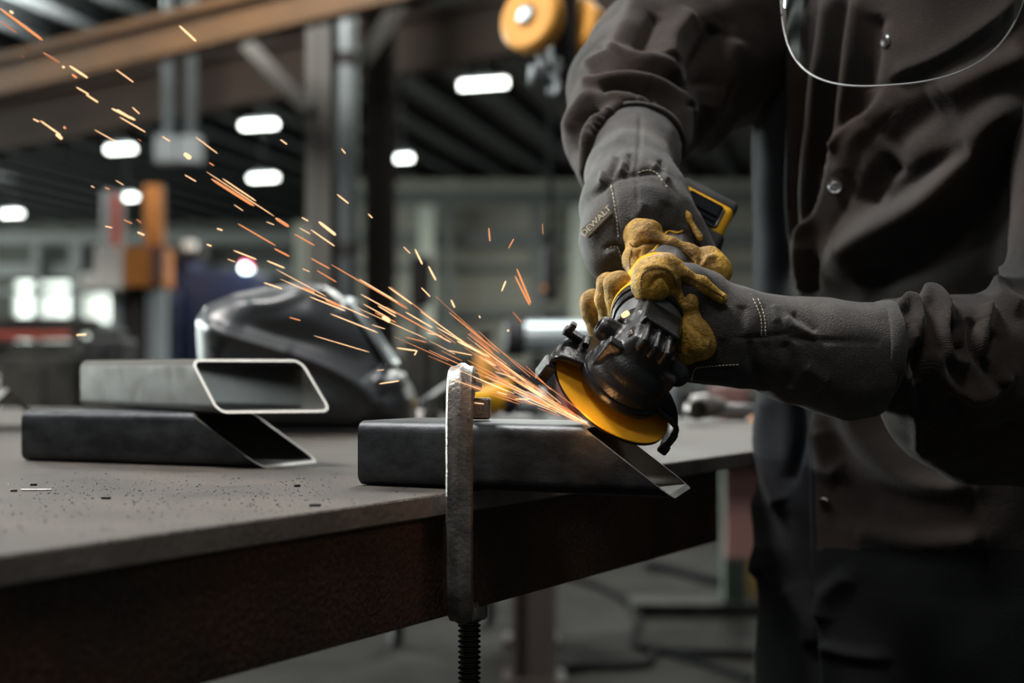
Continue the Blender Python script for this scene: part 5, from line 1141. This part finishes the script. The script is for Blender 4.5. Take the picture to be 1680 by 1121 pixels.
S_ = [(0, 14, 70, 66, 5, 'sparko', A_), (0, 35, 28, 54, 3, 'sparkd', A_), (16, 18, 22, 22, 4, 'sparkw', A_), (70, 86, 98, 103, 4, 'sparkd', A_), (102, 109, 106, 111, 4, 'sparkw', A_), (114, 108, 144, 128, 4, 'sparkw', A_), (118, 122, 126, 128, 4, 'sparko', A_),
      (125, 143, 146, 155, 2.4, 'sparkw', A_), (141, 155, 161, 168, 3, 'sparkw', A_), (190, 114, 219, 135, 2, 'sparkw', A_), (294, 42, 322, 68, 4, 'sparkw', A_), (183, 178, 222, 197, 4, 'sparkw', A_), (192, 180, 214, 194, 4, 'sparkw', A_), (217, 176, 229, 187, 2, 'sparkw', A_),
      (196, 192, 239, 217, 2, 'sparkw', A_), (54, 195, 64, 200, 2.4, 'sparkw', A_), (66, 198, 100, 222, 3, 'sparkw', A_), (92, 220, 102, 228, 6, 'sparkw', A_), (104, 208, 108, 211, 4, 'sparko', A_), (155, 213, 191, 233, 1.5, 'sparkw', A_), (226, 228, 232, 232, 1.4, 'sparkd', A_),
      (266, 224, 279, 232, 2, 'sparkw', A_), (321, 225, 357, 252, 1.6, 'sparkw', A_), (302, 252, 313, 260, 8, 'sparkw', A_), (343, 267, 351, 272, 2, 'sparko', A_), (303, 287, 322, 298, 1.8, 'sparkw', A_), (460, 229, 471, 237, 2, 'sparkw', A_), (190, 296, 203, 304, 1.2, 'sparkw', A_), (149, 305, 155, 308, 1.4, 'sparkw', A_),
      (172, 308, 180, 311, 2, 'sparko', A_), (203, 361, 217, 367, 2, 'sparko', A_), (224, 360, 232, 366, 1.5, 'sparko', A_), (172, 371, 184, 374, 1.8, 'sparkw', A_), (225, 381, 237, 386, 3.2, 'sparkw', A_), (34, 92, 40, 94, 1.4, 'sparkd', A_),
      (347, 294, 417, 338, 5, 'sparko', B_), (339, 282, 450, 355, 1.4, 'sparkw', B_), (365, 293, 420, 330, 2.2, 'sparkw', B_), (384, 336, 399, 346, 1.2, 'sparkw', B_), (452, 358, 474, 372, 5.5, 'sparko', B_), (390, 367, 452, 403, 2.4, 'sparko', B_), (437, 364, 450, 369, 1.3, 'sparkw', B_),
      (356, 375, 365, 378, 2.6, 'sparkw', B_), (339, 401, 347, 404, 2.6, 'sparkw', B_), (383, 411, 421, 426, 2.4, 'sparkw', B_), (373, 425, 386, 430, 1.2, 'sparkw', B_), (438, 428, 467, 440, 2.6, 'sparkw', B_), (450, 408, 475, 421, 3, 'sparko', B_), (483, 384, 516, 403, 2.2, 'sparko', B_), (510, 377, 549, 404, 2.2, 'sparkw', B_),
      (523, 364, 551, 386, 5.5, 'sparkw', B_), (495, 357, 506, 363, 2, 'sparkw', B_), (491, 374, 509, 384, 1.2, 'sparkw', B_), (553, 319, 572, 334, 2.4, 'sparkw', B_), (604, 351, 611, 358, 2, 'sparkw', B_), (560, 244, 567, 252, 1.8, 'sparkw', B_), (496, 441, 508, 446, 1.2, 'sparkw', B_),
      (510, 424, 541, 441, 2.2, 'sparko', B_), (520, 444, 552, 463, 2, 'sparko', B_), (543, 434, 670, 508, 2.0, 'sparko', B_), (589, 458, 668, 505, 2.2, 'sparkw', B_), (637, 471, 676, 499, 2.2, 'sparkw', B_), (592, 483, 650, 515, 1.8, 'sparkw', B_), (596, 499, 640, 523, 1.6, 'sparkw', B_), (620, 502, 650, 520, 2, 'sparkw', B_),
      (640, 488, 668, 505, 2.4, 'sparkd', B_), (627, 520, 640, 528, 7, 'sparkw', B_), (615, 513, 650, 529, 2, 'sparko', B_), (632, 503, 735, 560, 2.2, 'sparko', B_), (665, 512, 710, 538, 2, 'sparkw', B_), (681, 530, 740, 562, 2, 'sparkw', B_),
      (453, 442, 536, 487, 1.2, 'sparkw', C_), (460, 458, 606, 522, 1.6, 'sparkw', C_), (495, 472, 516, 480, 4, 'sparko', C_), (433, 464, 463, 474, 2.4, 'sparkw', C_), (508, 487, 566, 510, 2, 'sparkw', C_), (534, 492, 560, 503, 4.4, 'sparko', C_), (542, 515, 620, 546, 2, 'sparkw', C_), (475, 521, 493, 526, 2, 'sparko', C_), (515, 551, 606, 578, 1.3, 'sparkw', C_),
      (585, 505, 700, 556, 1, 'sparkw', C_), (610, 533, 632, 540, 1.2, 'sparkw', C_), (651, 571, 685, 576, 2.6, 'sparkw', C_), (684, 576, 680, 583, 2.4, 'sparkw', C_), (622, 630, 655, 625, 2.2, 'sparkw', C_), (618, 608, 630, 607, 1, 'sparkw', C_), (125, 550, 142, 549, 3.5, 'sparkw', C_),
      (662, 405, 673, 416, 1.6, 'sparkw', D_), (681, 409, 693, 434, 3.2, 'sparkw', D_), (703, 437, 715, 460, 3.4, 'sparkw', D_), (691, 472, 706, 487, 2, 'sparkw', D_), (740, 492, 746, 505, 3, 'sparkw', D_), (802, 374, 804, 396, 2.2, 'sparko', D_), (834, 408, 843, 392, 2, 'sparko', D_), (890, 367, 891, 385, 1.4, 'sparkd', D_),
      (823, 478, 830, 461, 2.8, 'sparkw', D_), (845, 453, 869, 501, 3.2, 'sparko', D_), (848, 441, 871, 498, 3.6, 'sparko', D_), (841, 512, 858, 531, 2.6, 'sparkd', D_), (832, 542, 835, 543, 4, 'sparkw', D_), (786, 518, 788, 522, 2, 'sparkw', D_), (737, 513, 820, 580, 2, 'sparko', D_), (800, 560, 960, 680, 1, 'sparko', D_),
      (690, 511, 765, 565, 1.8, 'sparkw', B_), (716, 537, 795, 582, 1.8, 'sparkw', B_), (735, 575, 775, 583, 1.5, 'sparkw', B_), (750, 560, 803, 586, 3.4, 'sparkw', B_), (700, 546, 725, 552, 1.2, 'sparkw', B_), (665, 553, 700, 562, 1.6, 'sparko', B_), (815, 643, 832, 648, 2, 'sparkw', B_), (845, 655, 868, 655, 2, 'sparkw', B_), (778, 661, 794, 663, 1.6, 'sparkw', B_), (812, 610, 850, 622, 1.4, 'sparkw', B_), (740, 622, 797, 642, 1.2, 'sparkw', B_)]
for q in S_: spark(*q)
sp_ = spark(1020, 520, 1032, 512, 11, 'sparkw', 'round glowing spark caught beside the grinder collar', Y=1.045)
# dense jet near the disc
bm = bmesh.new(); O_ = P(972, 702, 1.032)
for i in range(150):
    side = random.gauss(0, 1); ang = math.radians(29.5 + side * 4.2)
    far = random.random() ** 1.25; r0 = random.uniform(2, 40) if i % 3 else random.uniform(20, 190) ; r0 = r0 + far * 130
    ln = random.uniform(18, 75) * (0.6 + far)
    if r0 + ln > 420: continue
    yy = random.gauss(0, .012)
    def q_(r):
        g = ang + 0.00022 * r * (0.6 if side > 0 else -.2); return P(972 - r * math.cos(g), 702 - r * math.sin(g), 1.032 + yy * r / 200)
    w0 = random.uniform(.8, 1.6) / 2 / F; n_ = 5
    pts = [q_(r0 + ln * j / n_) for j in range(n_ + 1)]; add_tube(bm, pts, w0, 5, rs=[w0 * (.4 + .6 * math.sin(math.pi * min(1, (j + .6) / n_))) for j in range(n_ + 1)])
o = tag(link('spark_jet', tomesh(bm), M['sparkw'], None, smooth=True), 'dense fan of orange sparks shooting up left from the disc', 'sparks', kind='stuff')
o.data.materials.append(M['sparko'])
mi = rng.random(len(o.data.polygons) // 27 + 2)
for i, p in enumerate(o.data.polygons): p.material_index = 1 if mi[i // 27] < .65 else 0
# the sparks' own glow on what is around them
ld = bpy.data.lights.new('spark_glow', 'POINT'); ld.energy = 0.03; ld.color = (1, .5, .2); ld.shadow_soft_size = .01
lo_ = bpy.data.objects.new('spark_glow', ld); COL.objects.link(lo_); lo_.location = P(955, 690, 1.02)
